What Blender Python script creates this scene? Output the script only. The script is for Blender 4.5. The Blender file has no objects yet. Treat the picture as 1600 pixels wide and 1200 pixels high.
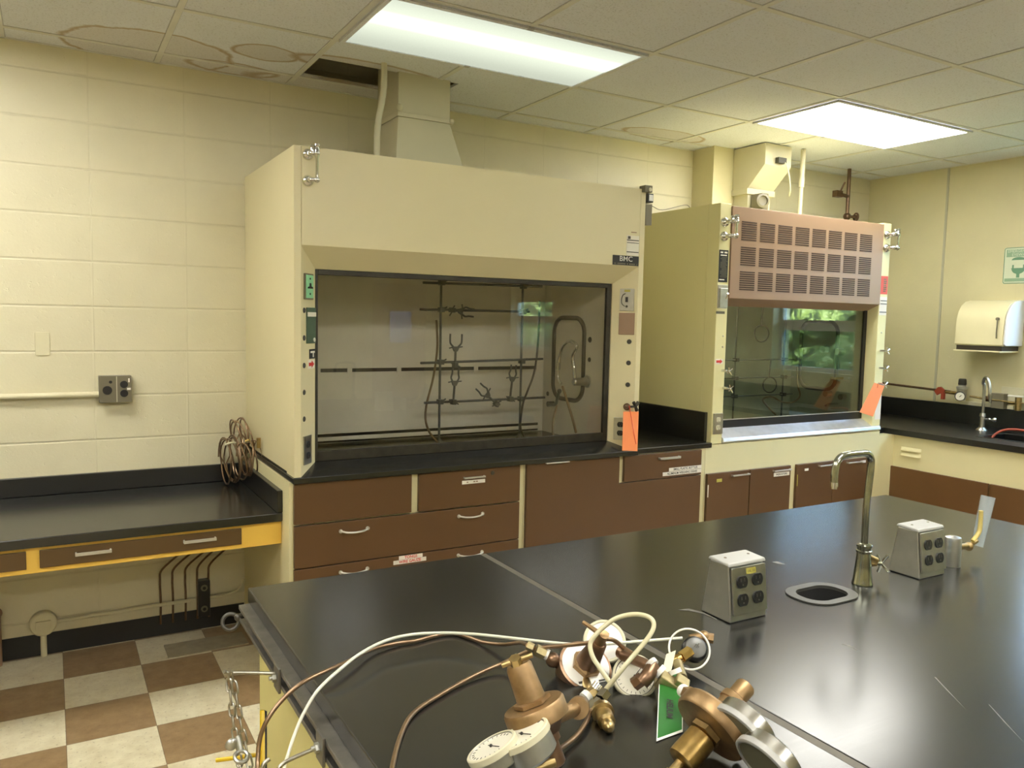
import bpy, bmesh, math, random
from mathutils import Vector as V, Matrix
random.seed(7)
PI = math.pi
C = bpy.context.scene.collection
sc = bpy.context.scene

# ---------------------------------------------------------------- camera
cd = bpy.data.cameras.new('camera'); cam = bpy.data.objects.new('camera', cd); C.objects.link(cam)
cd.sensor_fit = 'HORIZONTAL'; cd.sensor_width = 36.0; cd.lens = 36.0 * 1246.54 / 1600
cam.location = (0, 0, 1.5939)
cam.rotation_mode = 'XYZ'
cam.matrix_world = Matrix.Translation((0, 0, 1.5939)) @ (Matrix.Rotation(-0.5260, 3, 'Z') @ Matrix.Rotation(PI/2 - 0.0817, 3, 'X') @ Matrix.Rotation(0.0211, 3, 'Z')).to_4x4()
cd.clip_start = 0.05
sc.camera = cam
# ---------------------------------------------------------------- view
sc.view_settings.view_transform = 'Standard'; sc.view_settings.look = 'None'
sc.view_settings.gamma = 1.0; sc.view_settings.use_curve_mapping = False
sc.view_settings.exposure = 0.33
sc.cycles.max_bounces = 10; sc.cycles.diffuse_bounces = 5; sc.cycles.glossy_bounces = 5
sc.cycles.transparent_max_bounces = 16; sc.cycles.sample_clamp_indirect = 6.0; sc.cycles.blur_glossy = 0.5
sc.cycles.use_denoising = True
# ---------------------------------------------------------------- daylight
w = bpy.data.worlds.new('world'); sc.world = w; w.use_nodes = True
bg = w.node_tree.nodes['Background']; bg.inputs[0].default_value = (0.55, 0.74, 1.0, 1); bg.inputs[1].default_value = 22.0
sd = bpy.data.lights.new('sun', 'SUN'); sd.energy = 80.0; sd.angle = 0.02; sd.color = (1.0, 0.93, 0.78)
sun = bpy.data.objects.new('sun', sd); C.objects.link(sun); sun.location = (-10, 0, 20)
sun.rotation_euler = V((1.0, 0.25, -1.1)).to_track_quat('-Z', 'Y').to_euler()
LAMP_BRIGHT, LAMP_DIM, LAMP_UNSEEN = 21.0, 0.80, 27.0

# ---------------------------------------------------------------- materials
def lin(c):
    c = c / 255.0
    return c / 12.92 if c <= 0.04045 else ((c + 0.055) / 1.055) ** 2.4
def rgb(r, g, b): return (lin(r), lin(g), lin(b), 1.0)
class NT:
    def __init__(s, name):
        s.m = bpy.data.materials.new(name); s.m.use_nodes = True
        s.t = s.m.node_tree; s.n = s.t.nodes; s.l = s.t.links
        s.b = s.n['Principled BSDF']; s.out = s.n['Material Output']
    def new(s, typ, **k):
        n = s.n.new(typ)
        for a, v in k.items(): setattr(n, a, v)
        return n
    def put(s, inp, v):
        if isinstance(v, bpy.types.NodeSocket): s.l.new(v, inp)
        else: inp.default_value = v
    def math(s, op, a, b=0.0, c=None, clamp=False):
        n = s.new('ShaderNodeMath', operation=op, use_clamp=clamp)
        s.put(n.inputs[0], a); s.put(n.inputs[1], b)
        if c is not None: s.put(n.inputs[2], c)
        return n.outputs[0]
    def pos(s):
        g = s.new('ShaderNodeNewGeometry'); x = s.new('ShaderNodeSeparateXYZ'); s.l.new(g.outputs['Position'], x.inputs[0])
        return g.outputs['Position'], x.outputs[0], x.outputs[1], x.outputs[2]
    def noise(s, scale, detail=3.0, vec=None, rough=0.55):
        n = s.new('ShaderNodeTexNoise'); n.inputs['Scale'].default_value = scale; n.inputs['Detail'].default_value = detail
        n.inputs['Roughness'].default_value = rough
        if vec is None: vec = s.pos()[0]
        s.l.new(vec, n.inputs['Vector']); return n.outputs['Fac']
    def ramp(s, f, stops):
        n = s.new('ShaderNodeValToRGB'); e = n.color_ramp.elements
        while len(e) < len(stops): e.new(0.5)
        for i, (p, c) in enumerate(stops): e[i].position = p; e[i].color = c if len(c) == 4 else (*c, 1)
        s.l.new(f, n.inputs[0]); return n.outputs['Color']
    def mix(s, f, a, b, mode='MIX'):
        n = s.new('ShaderNodeMix', data_type='RGBA', blend_type=mode)
        s.put(n.inputs[0], f); s.put(n.inputs[6], a); s.put(n.inputs[7], b); return n.outputs[2]
    def bump(s, h, strength=0.3, dist=0.002):
        n = s.new('ShaderNodeBump'); n.inputs['Strength'].default_value = strength; n.inputs['Distance'].default_value = dist
        s.l.new(h, n.inputs['Height']); s.l.new(n.outputs[0], s.b.inputs['Normal'])
    def smooth(s, v, lo, hi, a=0.0, b=1.0):
        n = s.new('ShaderNodeMapRange', interpolation_type='SMOOTHSTEP'); s.put(n.inputs[0], v)
        for i, q in enumerate((lo, hi, a, b)): n.inputs[i + 1].default_value = q
        return n.outputs[0]
    def linedist(s, v, off, step):  # distance to the nearest multiple of step
        u = s.math('ADD', s.math('SUBTRACT', v, off), step * 1000.5)
        return s.math('ABSOLUTE', s.math('SUBTRACT', s.math('MODULO', u, step), step / 2))
def mat(name, col, rough=0.5, metal=0.0, var=0.06, vscale=6.0, bump=0.0, bscale=60.0, bdist=0.001, spec=None, coat=0.0):
    t = NT(name); t.b.inputs['Roughness'].default_value = rough; t.b.inputs['Metallic'].default_value = metal
    if spec is not None: t.b.inputs['Specular IOR Level'].default_value = spec
    if coat: t.b.inputs['Coat Weight'].default_value = coat; t.b.inputs['Coat Roughness'].default_value = 0.12
    if var:
        f = t.noise(vscale, 4.0)
        lo = tuple(c * (1 - var) for c in col[:3]) + (1,); hi = tuple(min(1, c * (1 + var)) for c in col[:3]) + (1,)
        t.l.new(t.ramp(f, [(0.3, lo), (0.7, hi)]), t.b.inputs['Base Color'])
    else: t.b.inputs['Base Color'].default_value = col
    if bump: t.bump(t.noise(bscale, 3.0), bump, bdist)
    return t.m
def emit(name, col, strength):
    t = NT(name); e = t.new('ShaderNodeEmission'); e.inputs[0].default_value = col; e.inputs[1].default_value = strength
    t.l.new(e.outputs[0], t.out.inputs[0]); return t.m
def glass_mat(name, tint, rough=0.0, ior=1.5, gloss_tint=(1, 1, 1, 1)):
    t = NT(name); tr = t.new('ShaderNodeBsdfTransparent'); tr.inputs[0].default_value = tint
    gl = t.new('ShaderNodeBsdfGlossy'); gl.inputs['Roughness'].default_value = rough; gl.inputs[0].default_value = gloss_tint
    fr = t.new('ShaderNodeFresnel'); ge = t.new('ShaderNodeNewGeometry')
    t.l.new(t.math('MULTIPLY_ADD', ge.outputs['Backfacing'], 1.0 / ior - ior, ior), fr.inputs[0])  # a thin pane reflects alike from both faces
    mx = t.new('ShaderNodeMixShader'); t.l.new(fr.outputs[0], mx.inputs[0]); t.l.new(tr.outputs[0], mx.inputs[1]); t.l.new(gl.outputs[0], mx.inputs[2])
    t.l.new(mx.outputs[0], t.out.inputs[0]); return t.m

def block_mat(name, col, axis, off_u, off_v, su, sv, depth=1.0):
    t = NT(name); p, x, y, z = t.pos(); u = x if axis == 'x' else y
    wob = t.math('MULTIPLY', t.math('SUBTRACT', t.noise(9.0), 0.5), 0.003)
    du = t.math('ADD', t.linedist(u, off_u, su), wob); dv = t.math('ADD', t.linedist(z, off_v, sv), wob)
    gu = t.math('MULTIPLY', t.smooth(du, 0.001, 0.006, 1.0, 0.0), 0.45); gv = t.smooth(dv, 0.0015, 0.007, 1.0, 0.0)
    j = t.math('MAXIMUM', gu, gv)
    n1 = t.noise(2.2, 5.0)
    base = t.ramp(n1, [(0.3, tuple(c * 0.93 for c in col[:3])), (0.7, tuple(c * 1.04 for c in col[:3]))])
    t.l.new(t.mix(t.math('MULTIPLY', j, 0.12), base, tuple(c * 0.6 for c in col[:3]) + (1,)), t.b.inputs['Base Color'])
    pits = t.smooth(t.noise(38.0, 6.0, rough=0.7), 0.28, 0.42, 0.0, 1.0)
    h = t.math('ADD', t.math('MULTIPLY', t.noise(90.0, 4.0), 0.25), t.math('ADD', t.math('MULTIPLY', pits, 0.35), t.math('MULTIPLY', j, -1.3 * depth)))
    t.bump(h, 0.55, 0.003); t.b.inputs['Roughness'].default_value = 0.42
    return t.m
def ring(t, x, y, cx, cy, rx, ry, width, wob):  # a water stain's outline
    a = t.math('DIVIDE', t.math('SUBTRACT', x, cx), rx); b = t.math('DIVIDE', t.math('SUBTRACT', y, cy), ry)
    d = t.math('ADD', t.math('SQRT', t.math('ADD', t.math('MULTIPLY', a, a), t.math('MULTIPLY', b, b))), wob)
    edge = t.smooth(t.math('ABSOLUTE', t.math('SUBTRACT', d, 1.0)), 0.0, width, 1.0, 0.0)
    inside = t.smooth(d, 0.9, 1.02, 0.35, 0.0)
    return t.math('MAXIMUM', edge, inside)
def ceiling_mat():
    t = NT('acoustic tile'); p, x, y, z = t.pos()
    G = 0.6096
    lx = t.linedist(x, 2.2897, G); ly = t.linedist(y, 2.7851, G); d = t.math('MINIMUM', lx, ly)
    line = t.smooth(d, 0.0125, 0.0165, 1.0, 0.0)
    fiss = t.smooth(t.noise(120.0, 5.0, rough=0.75), 0.36, 0.46, 1.0, 0.0)
    c = rgb(232, 235, 242); f = t.noise(1.2, 4.0)
    base = t.ramp(f, [(0.3, tuple(q * 0.94 for q in c[:3])), (0.7, c[:3])])
    base = t.mix(t.math('MULTIPLY', fiss, 0.32), base, rgb(120, 114, 92))
    wob = t.math('MULTIPLY', t.math('SUBTRACT', t.noise(7.0, 5.0), 0.5), 0.35)
    st = [ring(t, x, y, 0.872, 3.74, 0.135, 0.105, 0.16, wob), ring(t, x, y, 0.42, 3.99, 0.34, 0.26, 0.08, wob),
          ring(t, x, y, 1.32, 3.70, 0.34, 0.10, 0.2, wob), ring(t, x, y, 0.78, 4.06, 0.2, 0.09, 0.2, wob),
          ring(t, x, y, 1.30, 4.10, 0.42, 0.11, 0.25, wob), ring(t, x, y, 3.35, 3.93, 0.30, 0.12, 0.1, wob)]
    s = st[0]
    for q in st[1:]: s = t.math('MAXIMUM', s, q)
    base = t.mix(t.math('MULTIPLY', s, 0.8), base, rgb(165, 138, 88))
    base = t.mix(t.math('MULTIPLY', line, 0.5), base, rgb(90, 80, 60))  # dark shadow line beside the grid bars, painted into the tile colour
    t.l.new(base, t.b.inputs['Base Color']); t.b.inputs['Roughness'].default_value = 0.9
    t.bump(t.math('ADD', t.math('MULTIPLY', fiss, -1.0), t.math('MULTIPLY', line, -1.0)), 0.4, 0.002)
    return t.m
def floor_mat():
    t = NT('vinyl tile'); p, x, y, z = t.pos(); T = 0.3048
    a = t.math('FLOOR', t.math('DIVIDE', t.math('ADD', x, 100 * T - 0.0198), T)); b = t.math('FLOOR', t.math('DIVIDE', t.math('ADD', y, 100 * T - 3.8425), T))
    par = t.math('MODULO', t.math('ADD', a, b), 2.0)
    par = t.math('ABSOLUTE', par)
    n = t.noise(14.0, 8.0, rough=0.7); n2 = t.noise(70.0, 4.0, rough=0.7)
    lite = t.ramp(n, [(0.3, rgb(205, 192, 158)), (0.7, rgb(228, 220, 190))])
    dark = t.ramp(n, [(0.3, rgb(134, 108, 76)), (0.7, rgb(164, 138, 102))])
    col = t.mix(t.math('GREATER_THAN', par, 0.5), dark, lite)
    col = t.mix(t.smooth(n2, 0.32, 0.42, 0.45, 0.0), col, rgb(120, 92, 60))
    ln = t.math('MINIMUM', t.linedist(x, 0.0198, T), t.linedist(y, 3.8425, T))
    col = t.mix(t.smooth(ln, 0.0006, 0.0016, 0.7, 0.0), col, rgb(90, 70, 48))
    t.l.new(col, t.b.inputs['Base Color']); t.b.inputs['Roughness'].default_value = 0.33
    t.bump(t.noise(25.0, 4.0), 0.05, 0.002)
    return t.m
def epoxy_mat(name, base=(0.014, 0.0144, 0.0135), rough=0.21, scratches=True):
    t = NT(name); p, x, y, z = t.pos()
    n = t.noise(3.0, 5.0)
    t.l.new(t.ramp(n, [(0.3, tuple(c * 0.85 for c in base)), (0.75, tuple(c * 1.35 for c in base))]), t.b.inputs['Base Color'])
    mp = t.new('ShaderNodeMapping'); t.l.new(p, mp.inputs[0]); mp.inputs['Scale'].default_value = (2.0, 60.0, 1.0); mp.inputs['Rotation'].default_value = (0, 0, 0.5)
    fine = t.noise(3.0, 5.0, vec=mp.outputs[0])
    r = t.math('ADD', rough - 0.05, t.math('ADD', t.math('MULTIPLY', n, 0.06), t.math('MULTIPLY', fine, 0.05)))
    t.l.new(r, t.b.inputs['Roughness'])
    t.b.inputs['IOR'].default_value = 1.62
    return t.m
def lens_mat(name, strength, y0, y1, streak, col):
    t = NT(name); p, x, y, z = t.pos(); e = t.new('ShaderNodeEmission')
    u = t.math('DIVIDE', t.math('SUBTRACT', y, y0), y1 - y0)
    s = t.math('MULTIPLY', t.smooth(t.math('ABSOLUTE', t.math('SUBTRACT', u, 0.38)), 0.02, 0.16, 1.0, 0.0), streak)
    s2 = t.math('MULTIPLY', t.smooth(t.math('ABSOLUTE', t.math('SUBTRACT', u, 0.38)), 0.05, 0.6, 1.0, 0.0), streak * 0.25)
    pr = t.math('MULTIPLY', t.noise(160.0, 2.0), 0.1)
    t.l.new(t.math('MULTIPLY', t.math('ADD', t.math('ADD', t.math('ADD', s, s2), 0.62), pr), strength), e.inputs[1]); e.inputs[0].default_value = col
    t.l.new(e.outputs[0], t.out.inputs[0]); return t.m
def leaf_mat():
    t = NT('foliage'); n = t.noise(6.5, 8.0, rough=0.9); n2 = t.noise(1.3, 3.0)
    c = t.ramp(n, [(0.44, rgb(8, 20, 6)), (0.49, rgb(60, 92, 32)), (0.53, rgb(165, 190, 70)), (0.58, rgb(235, 242, 180))])  # sunlit leaf speckle and dark gaps painted into the foliage colour
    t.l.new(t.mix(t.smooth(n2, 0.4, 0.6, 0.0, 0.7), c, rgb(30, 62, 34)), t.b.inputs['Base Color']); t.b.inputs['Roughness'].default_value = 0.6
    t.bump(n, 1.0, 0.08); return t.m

M = {}
M['wall'] = block_mat('painted block wall', rgb(218, 211, 180), 'x', 0.176, 0.988, 0.4045, 0.2065)
M['wall_r'] = block_mat('painted side wall', rgb(208, 200, 160), 'y', 3.0, 0.988, 40.0, 40.0, 0.0)
M['ceil'] = ceiling_mat(); M['tbar'] = mat('grid paint', rgb(220, 219, 212), 0.6)
M['floor'] = floor_mat()
M['void'] = mat('dark plenum', (0.01, 0.01, 0.01, 1), 0.9, var=0)
M['hood'] = mat('hood cream enamel', rgb(218, 208, 168), 0.38, var=0.025, vscale=1.5)
M['hood2'] = mat('hood yellow enamel', rgb(224, 217, 164), 0.38, var=0.03, vscale=1.5)
M['cream'] = mat('cabinet cream enamel', rgb(220, 212, 168), 0.4, var=0.03, vscale=2)
M['yellow'] = mat('desk yellow enamel', rgb(232, 190, 84), 0.4, var=0.03, vscale=2)
M['brown'] = mat('brown cabinet enamel', rgb(93, 66, 41), 0.38, var=0.06, vscale=2.5, bump=0.05, bscale=200)
M['brown2'] = mat('brown louvre enamel', rgb(152, 124, 100), 0.42, var=0.04, vscale=2)
M['dbrown'] = mat('desk drawer brown', rgb(88, 66, 36), 0.42, var=0.05)
M['black'] = epoxy_mat('black epoxy resin'); M['black2'] = epoxy_mat('black slate', (0.007, 0.007, 0.0065), 0.3)
M['seam'] = mat('grey joint filler', rgb(92, 88, 78), 0.5)
M['blackp'] = mat('black plastic', (0.012, 0.012, 0.012, 1), 0.35, var=0)
M['darkg'] = mat('dark grey paint', rgb(60, 58, 50), 0.5)
M['greyp'] = mat('grey plate paint', rgb(112, 106, 86), 0.45)
M['liner'] = mat('hood liner board', rgb(222, 216, 198), 0.5, var=0.08, vscale=3)
M['liner2'] = mat('old hood liner board', rgb(164, 166, 146), 0.5, var=0.15, vscale=4)
M['steel'] = mat('brushed steel', (0.50, 0.49, 0.45, 1), 0.30, 1.0, var=0.08, vscale=30)
M['alum'] = mat('cast aluminium', (0.46, 0.46, 0.42, 1), 0.36, 0.9, var=0.08, vscale=20, bump=0.1, bscale=150)
M['galv'] = mat('galvanised strut', (0.20, 0.19, 0.17, 1), 0.45, 0.8, var=0.18, vscale=25, bump=0.1, bscale=90)
M['chrome'] = mat('chrome', (0.72, 0.72, 0.70, 1), 0.10, 1.0, var=0.0)
M['nickel'] = mat('worn nickel plate', (0.42, 0.43, 0.36, 1), 0.18, 1.0, var=0.2, vscale=30)
M['handle'] = mat('satin handle', (0.66, 0.64, 0.58, 1), 0.35, 0.7, var=0.03)
M['brass'] = mat('brass', (0.42, 0.31, 0.14, 1), 0.38, 1.0, var=0.2, vscale=60)
M['brassb'] = mat('bright brass', (0.80, 0.60, 0.22, 1), 0.2, 1.0, var=0.05)
M['bronze'] = mat('bronze casting', (0.33, 0.215, 0.105, 1), 0.44, 0.8, var=0.22, vscale=40, bump=0.2, bscale=180)
M['bronzed'] = mat('dark bronze', (0.16, 0.10, 0.06, 1), 0.4, 0.8, var=0.25, vscale=40)
M['copper'] = mat('dull copper tube', (0.29, 0.195, 0.12, 1), 0.36, 0.9, var=0.15, vscale=30)
M['rod'] = mat('grey rod', (0.12, 0.12, 0.11, 1), 0.4, 0.7, var=0.15, vscale=20)
M['iron'] = mat('dark iron', (0.05, 0.045, 0.035, 1), 0.5, 0.6, var=0.2, vscale=20)
M['white'] = mat('white', rgb(232, 230, 222), 0.4, var=0.02)
M['ivory'] = mat('ivory rim', rgb(205, 200, 172), 0.35, var=0.03)
M['dial'] = mat('dial face', rgb(226, 222, 205), 0.3, var=0.03, coat=0.6)
M['paper'] = mat('label paper', rgb(232, 226, 212), 0.6, var=0.02)
M['duct'] = mat('painted duct', rgb(194, 188, 160), 0.5, var=0.05, vscale=3)
M['red'] = mat('red ink', rgb(200, 40, 30), 0.5, var=0.0)
M['redp'] = mat('red sticker', rgb(214, 72, 50), 0.5, var=0.04)
M['ink'] = mat('black ink', rgb(28, 26, 24), 0.5, var=0.0)
M['orange'] = mat('orange tag card', rgb(246, 146, 88), 0.6, var=0.03)
M['green'] = mat('green tag', rgb(18, 100, 18), 0.5, var=0.05)
M['mint'] = mat('mint label', rgb(150, 215, 168), 0.4, var=0.1, vscale=40)
M['dgreen'] = mat('dark green plate', rgb(72, 92, 76), 0.3, var=0.1, vscale=30)
M['signg'] = mat('sign green', rgb(98, 142, 112), 0.5, var=0.03)
M['signw'] = mat('sign white', rgb(206, 214, 188), 0.5, var=0.03)
M['ylabel'] = mat('yellow label', rgb(172, 164, 76), 0.5, var=0.03)
M['ypaint'] = mat('yellow paint', rgb(222, 186, 30), 0.4, var=0.03)
M['nylon'] = mat('white nylon tube', rgb(216, 216, 198), 0.3, var=0.03)
M['clear'] = mat('milky plastic tube', rgb(206, 200, 165), 0.22, var=0.04)
M['rubber'] = mat('dark rubber', rgb(52, 44, 34), 0.5)
M['hose'] = mat('tan rubber hose', rgb(120, 98, 66), 0.5)
M['redhose'] = mat('red rubber hose', rgb(150, 62, 40), 0.45)
M['glass'] = glass_mat('sash glass', (0.95, 0.95, 0.93, 1), 0.0, 1.55)
M['glass2'] = glass_mat('old sash glass', (0.86, 0.90, 0.83, 1), 0.0, 1.75)
M['glassw'] = glass_mat('window glass', (0.85, 0.9, 0.95, 1))
M['glassd'] = glass_mat('dark tinted door glass', (0.10, 0.11, 0.15, 1)); M['glasss'] = glass_mat('screened window glass', (0.42, 0.5, 0.52, 1))  # door pane tinted dark to dim the daylight seen through it
M['acrylic'] = mat('acrylic tube', rgb(196, 208, 212), 0.12, var=0); M['acrylic'].node_tree.nodes['Principled BSDF'].inputs['Alpha'].default_value = 0.42
M['towel'] = mat('dispenser plastic', rgb(226, 218, 178), 0.35, var=0.02)
M['towel_lit'] = mat('window-lit dispenser end', rgb(222, 224, 226), 0.3, var=0.02)  # bluish window light on the dispenser's end, painted into its colour
M['leaf'] = leaf_mat(); M['bark'] = mat('bark', rgb(80, 62, 44), 0.8)
M['grass'] = mat('lawn', rgb(96, 120, 60), 0.9, var=0.2, vscale=3)
M['stickw'] = mat('white frame paint', rgb(214, 214, 206), 0.4)
M['lens1'] = lens_mat('dim prismatic lens', LAMP_DIM, 2.82, 3.36, 1.5, (0.93, 1.0, 0.80, 1))
M['lens2'] = lens_mat('bright prismatic lens', LAMP_BRIGHT, 2.82, 3.36, 0.25, (1.0, 0.975, 0.90, 1))
M['lens3'] = lens_mat('unseen room light lens', LAMP_UNSEEN, -9, -8, 0.0, (1.0, 0.975, 0.895, 1))

# ---------------------------------------------------------------- mesh builder
class Fr:
    def __init__(s, o=(0, 0, 0), x=(1, 0, 0), y=(0, 1, 0)):
        s.o = V(o); s.x = V(x).normalized(); y = V(y); s.z = s.x.cross(y).normalized(); s.y = s.z.cross(s.x)
    def __call__(s, p): return s.o + s.x * p[0] + s.y * p[1] + s.z * p[2]
def axes(d):
    d = V(d).normalized(); a = V((0, 0, 1)) if abs(d.z) < 0.9 else V((1, 0, 0))
    u = a.cross(d).normalized(); return u, d.cross(u), d
class MB:
    def __init__(s, f=None): s.v = []; s.f = []; s.fr = f
    def _p(s, p): return s.fr(p) if s.fr else V(p)
    def add(s, vs, fs):
        k = len(s.v); s.v += [s._p(p) for p in vs]; s.f += [tuple(i + k for i in q) for q in fs]; return s
    def box(s, a, b):
        x0, y0, z0 = (min(a[i], b[i]) for i in range(3)); x1, y1, z1 = (max(a[i], b[i]) for i in range(3))
        return s.add([(x0, y0, z0), (x1, y0, z0), (x1, y1, z0), (x0, y1, z0), (x0, y0, z1), (x1, y0, z1), (x1, y1, z1), (x0, y1, z1)],
                     [(0, 3, 2, 1), (4, 5, 6, 7), (0, 1, 5, 4), (1, 2, 6, 5), (2, 3, 7, 6), (3, 0, 4, 7)])
    def hexa(s, b, t):  # bottom quad, top quad
        return s.add(list(b) + list(t), [(0, 3, 2, 1), (4, 5, 6, 7), (0, 1, 5, 4), (1, 2, 6, 5), (2, 3, 7, 6), (3, 0, 4, 7)])
    def prism(s, poly, d):  # 3D polygon extruded by the vector d
        n = len(poly); d = V(d); a = [V(p) for p in poly]
        return s.add(a + [p + d for p in a], [tuple(range(n))[::-1], tuple(range(n, 2 * n))] + [(i, (i + 1) % n, (i + 1) % n + n, i + n) for i in range(n)])
    def plate(s, poly, z0, z1):  # flat outline in the frame, from z0 to z1
        n = len(poly)
        return s.add([(x, y, z0) for x, y in poly] + [(x, y, z1) for x, y in poly], [tuple(range(n))[::-1], tuple(range(n, 2 * n))] + [(i, (i + 1) % n, (i + 1) % n + n, i + n) for i in range(n)])
    def prismz(s, poly, z0, z1): return s.prism([(x, y, z0) for x, y in poly], (0, 0, z1 - z0))
    def lathe(s, p0, d, prof, n=28, caps=True, flat=False):
        u, v_, w_ = axes(d); p0 = V(p0); vs = []; fs = []; off = PI / n if flat else 0
        for t, r in prof:
            c = p0 + w_ * t
            for i in range(n):
                a = 2 * PI * i / n + off; vs.append(c + u * (r * math.cos(a)) + v_ * (r * math.sin(a)))
        for k in range(len(prof) - 1):
            for i in range(n):
                j = (i + 1) % n; fs.append((k * n + i, k * n + j, (k + 1) * n + j, (k + 1) * n + i))
        if caps: fs.append(tuple(range(n))[::-1]); fs.append(tuple(range((len(prof) - 1) * n, len(prof) * n)))
        return s.add(vs, fs)
    def cyl(s, a, b, r, r2=None, n=24, flat=False):
        a = V(a); b = V(b); return s.lathe(a, b - a, [(0, r), ((b - a).length, r if r2 is None else r2)], n, flat=flat)
    def hexn(s, a, b, r): return s.cyl(a, b, r, n=6)
    def ball(s, c, r, n=16, sq=(1, 1, 1)):
        vs = []; fs = []; m = n // 2
        for k in range(1, m):
            th = PI * k / m
            for i in range(n):
                ph = 2 * PI * i / n; vs.append((c[0] + sq[0] * r * math.sin(th) * math.cos(ph), c[1] + sq[1] * r * math.sin(th) * math.sin(ph), c[2] + sq[2] * r * math.cos(th)))
        vs += [(c[0], c[1], c[2] + sq[2] * r), (c[0], c[1], c[2] - sq[2] * r)]; T, B = len(vs) - 2, len(vs) - 1
        for k in range(m - 2):
            for i in range(n): j = (i + 1) % n; fs.append((k * n + i, (k + 1) * n + i, (k + 1) * n + j, k * n + j))
        for i in range(n): j = (i + 1) % n; fs.append((T, i, j)); fs.append((B, (m - 2) * n + j, (m - 2) * n + i))
        return s.add(vs, fs)
    def tube(s, pts, r, n=12, closed=False, smooth=0, rr=None):
        P = [V(p) for p in pts]
        if smooth:
            Q = []; m = len(P)
            for i in range(m if closed else m - 1):
                p0 = P[i - 1] if (i or closed) else P[0] * 2 - P[1]; p1 = P[i]; p2 = P[(i + 1) % m]
                p3 = P[(i + 2) % m] if (closed or i + 2 < m) else p2 * 2 - p1
                for k in range(smooth):
                    t = k / smooth
                    Q.append(0.5 * ((2 * p1) + (p2 - p0) * t + (2 * p0 - 5 * p1 + 4 * p2 - p3) * t * t + (3 * p1 - p0 - 3 * p2 + p3) * t ** 3))
            if not closed: Q.append(P[-1])
            P = Q
        m = len(P); vs = []; fs = []
        tg = []
        for i in range(m):
            a = P[(i - 1) % m] if (closed or i) else P[0]; b = P[(i + 1) % m] if (closed or i < m - 1) else P[-1]
            tg.append((b - a).normalized())
        u = axes(tg[0])[0]
        for i in range(m):
            u = (u - tg[i] * u.dot(tg[i])).normalized(); w_ = tg[i].cross(u)
            for k in range(n):
                a = 2 * PI * k / n; vs.append(P[i] + u * (r * math.cos(a)) + w_ * (r * math.sin(a)))
        for i in range(m if closed else m - 1):
            j = (i + 1) % m
            sh = 0
            if closed and j == 0:  # best matching twist
                best = min(range(n), key=lambda q: (vs[i * n] - vs[q]).length); sh = best
            for k in range(n): l = (k + 1) % n; fs.append((i * n + k, i * n + l, j * n + (l + sh) % n, j * n + (k + sh) % n))
        if not closed: fs.append(tuple(range(n))[::-1]); fs.append(tuple(range((m - 1) * n, m * n)))
        return s.add(vs, fs)
    def torus(s, c, nrm, R_, r, n=32, k=10):
        u, v_, _ = axes(nrm); c = V(c)
        return s.tube([c + u * (R_ * math.cos(2 * PI * i / n)) + v_ * (R_ * math.sin(2 * PI * i / n)) for i in range(n)], r, k, True)
    def rrect(s, x0, y0, x1, y1, r, z0, z1, n=6):  # rounded plate
        return s.plate(rr2(x0, y0, x1, y1, r, n), z0, z1)
def rr2(x0, y0, x1, y1, r, n=6):
    o = []
    for cx, cy, a0 in ((x1 - r, y1 - r, 0), (x0 + r, y1 - r, PI / 2), (x0 + r, y0 + r, PI), (x1 - r, y0 + r, 1.5 * PI)):
        for i in range(n + 1): a = a0 + PI / 2 * i / n; o.append((cx + r * math.cos(a), cy + r * math.sin(a)))
    return o
LOC = {}
def link(name, mb, m, loc, parent=None, bev=0.0, seg=2, smooth=True):
    me = bpy.data.meshes.new(name); off = V(loc)
    me.from_pydata([tuple(p - off) for p in mb.v], [], mb.f); me.update()
    bm = bmesh.new(); bm.from_mesh(me); bmesh.ops.recalc_face_normals(bm, faces=bm.faces); bm.to_mesh(me); bm.free()
    me.materials.append(M[m] if isinstance(m, str) else m)
    if smooth: me.shade_smooth(); me.set_sharp_from_angle(angle=math.radians(38))
    o = bpy.data.objects.new(name, me); C.objects.link(o)
    if parent: o.parent = parent
    else: o.location = off
    if bev:
        b = o.modifiers.new('bevel', 'BEVEL'); b.width = bev; b.segments = seg; b.limit_method = 'ANGLE'; b.angle_limit = math.radians(40); b.harden_normals = True
    LOC[o.name] = off; return o
def struct(name, mb, m, bev=0.0):
    o = link(name, mb, m, (0, 0, 0), bev=bev); o['kind'] = 'structure'; return o
def tag(o, label, cat, group=None, kind=None):
    o['label'] = label; o['category'] = cat
    if group: o['group'] = group
    if kind: o['kind'] = kind
    return o
def thing(name, label, cat, loc, group=None):
    o = bpy.data.objects.new(name, None); C.objects.link(o); o.location = loc; o.empty_display_size = 0.05; LOC[o.name] = V(loc)
    return tag(o, label, cat, group)
def part(parent, name, mb, m, bev=0.0, label=None, seg=2):
    o = link(name, mb, m, LOC[parent.name], parent, bev, seg)
    if label: o['label'] = label
    return o
def single(name, label, cat, mb, m, loc, group=None, bev=0.0): return tag(link(name, mb, m, loc, bev=bev), label, cat, group)
def text(parent, s, size, fr, m, align='CENTER', name='lettering', sx=1.0, w=0.0):
    c = bpy.data.curves.new('t', 'FONT'); c.body = s; c.size = size; c.align_x = align; c.align_y = 'CENTER'; c.resolution_u = 3; c.offset = w
    o = bpy.data.objects.new('t', c); C.objects.link(o); bpy.context.view_layer.update()
    dg = bpy.context.evaluated_depsgraph_get(); me = bpy.data.meshes.new_from_object(o.evaluated_get(dg))
    bpy.data.objects.remove(o); me.name = name; off = LOC[parent.name]
    for v in me.vertices: v.co = fr((v.co.x * sx, v.co.y, 0.0)) - off
    me.materials.clear(); me.materials.append(M[m]); q = bpy.data.objects.new(name, me); C.objects.link(q); q.parent = parent; LOC[q.name] = off
    return q
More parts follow.
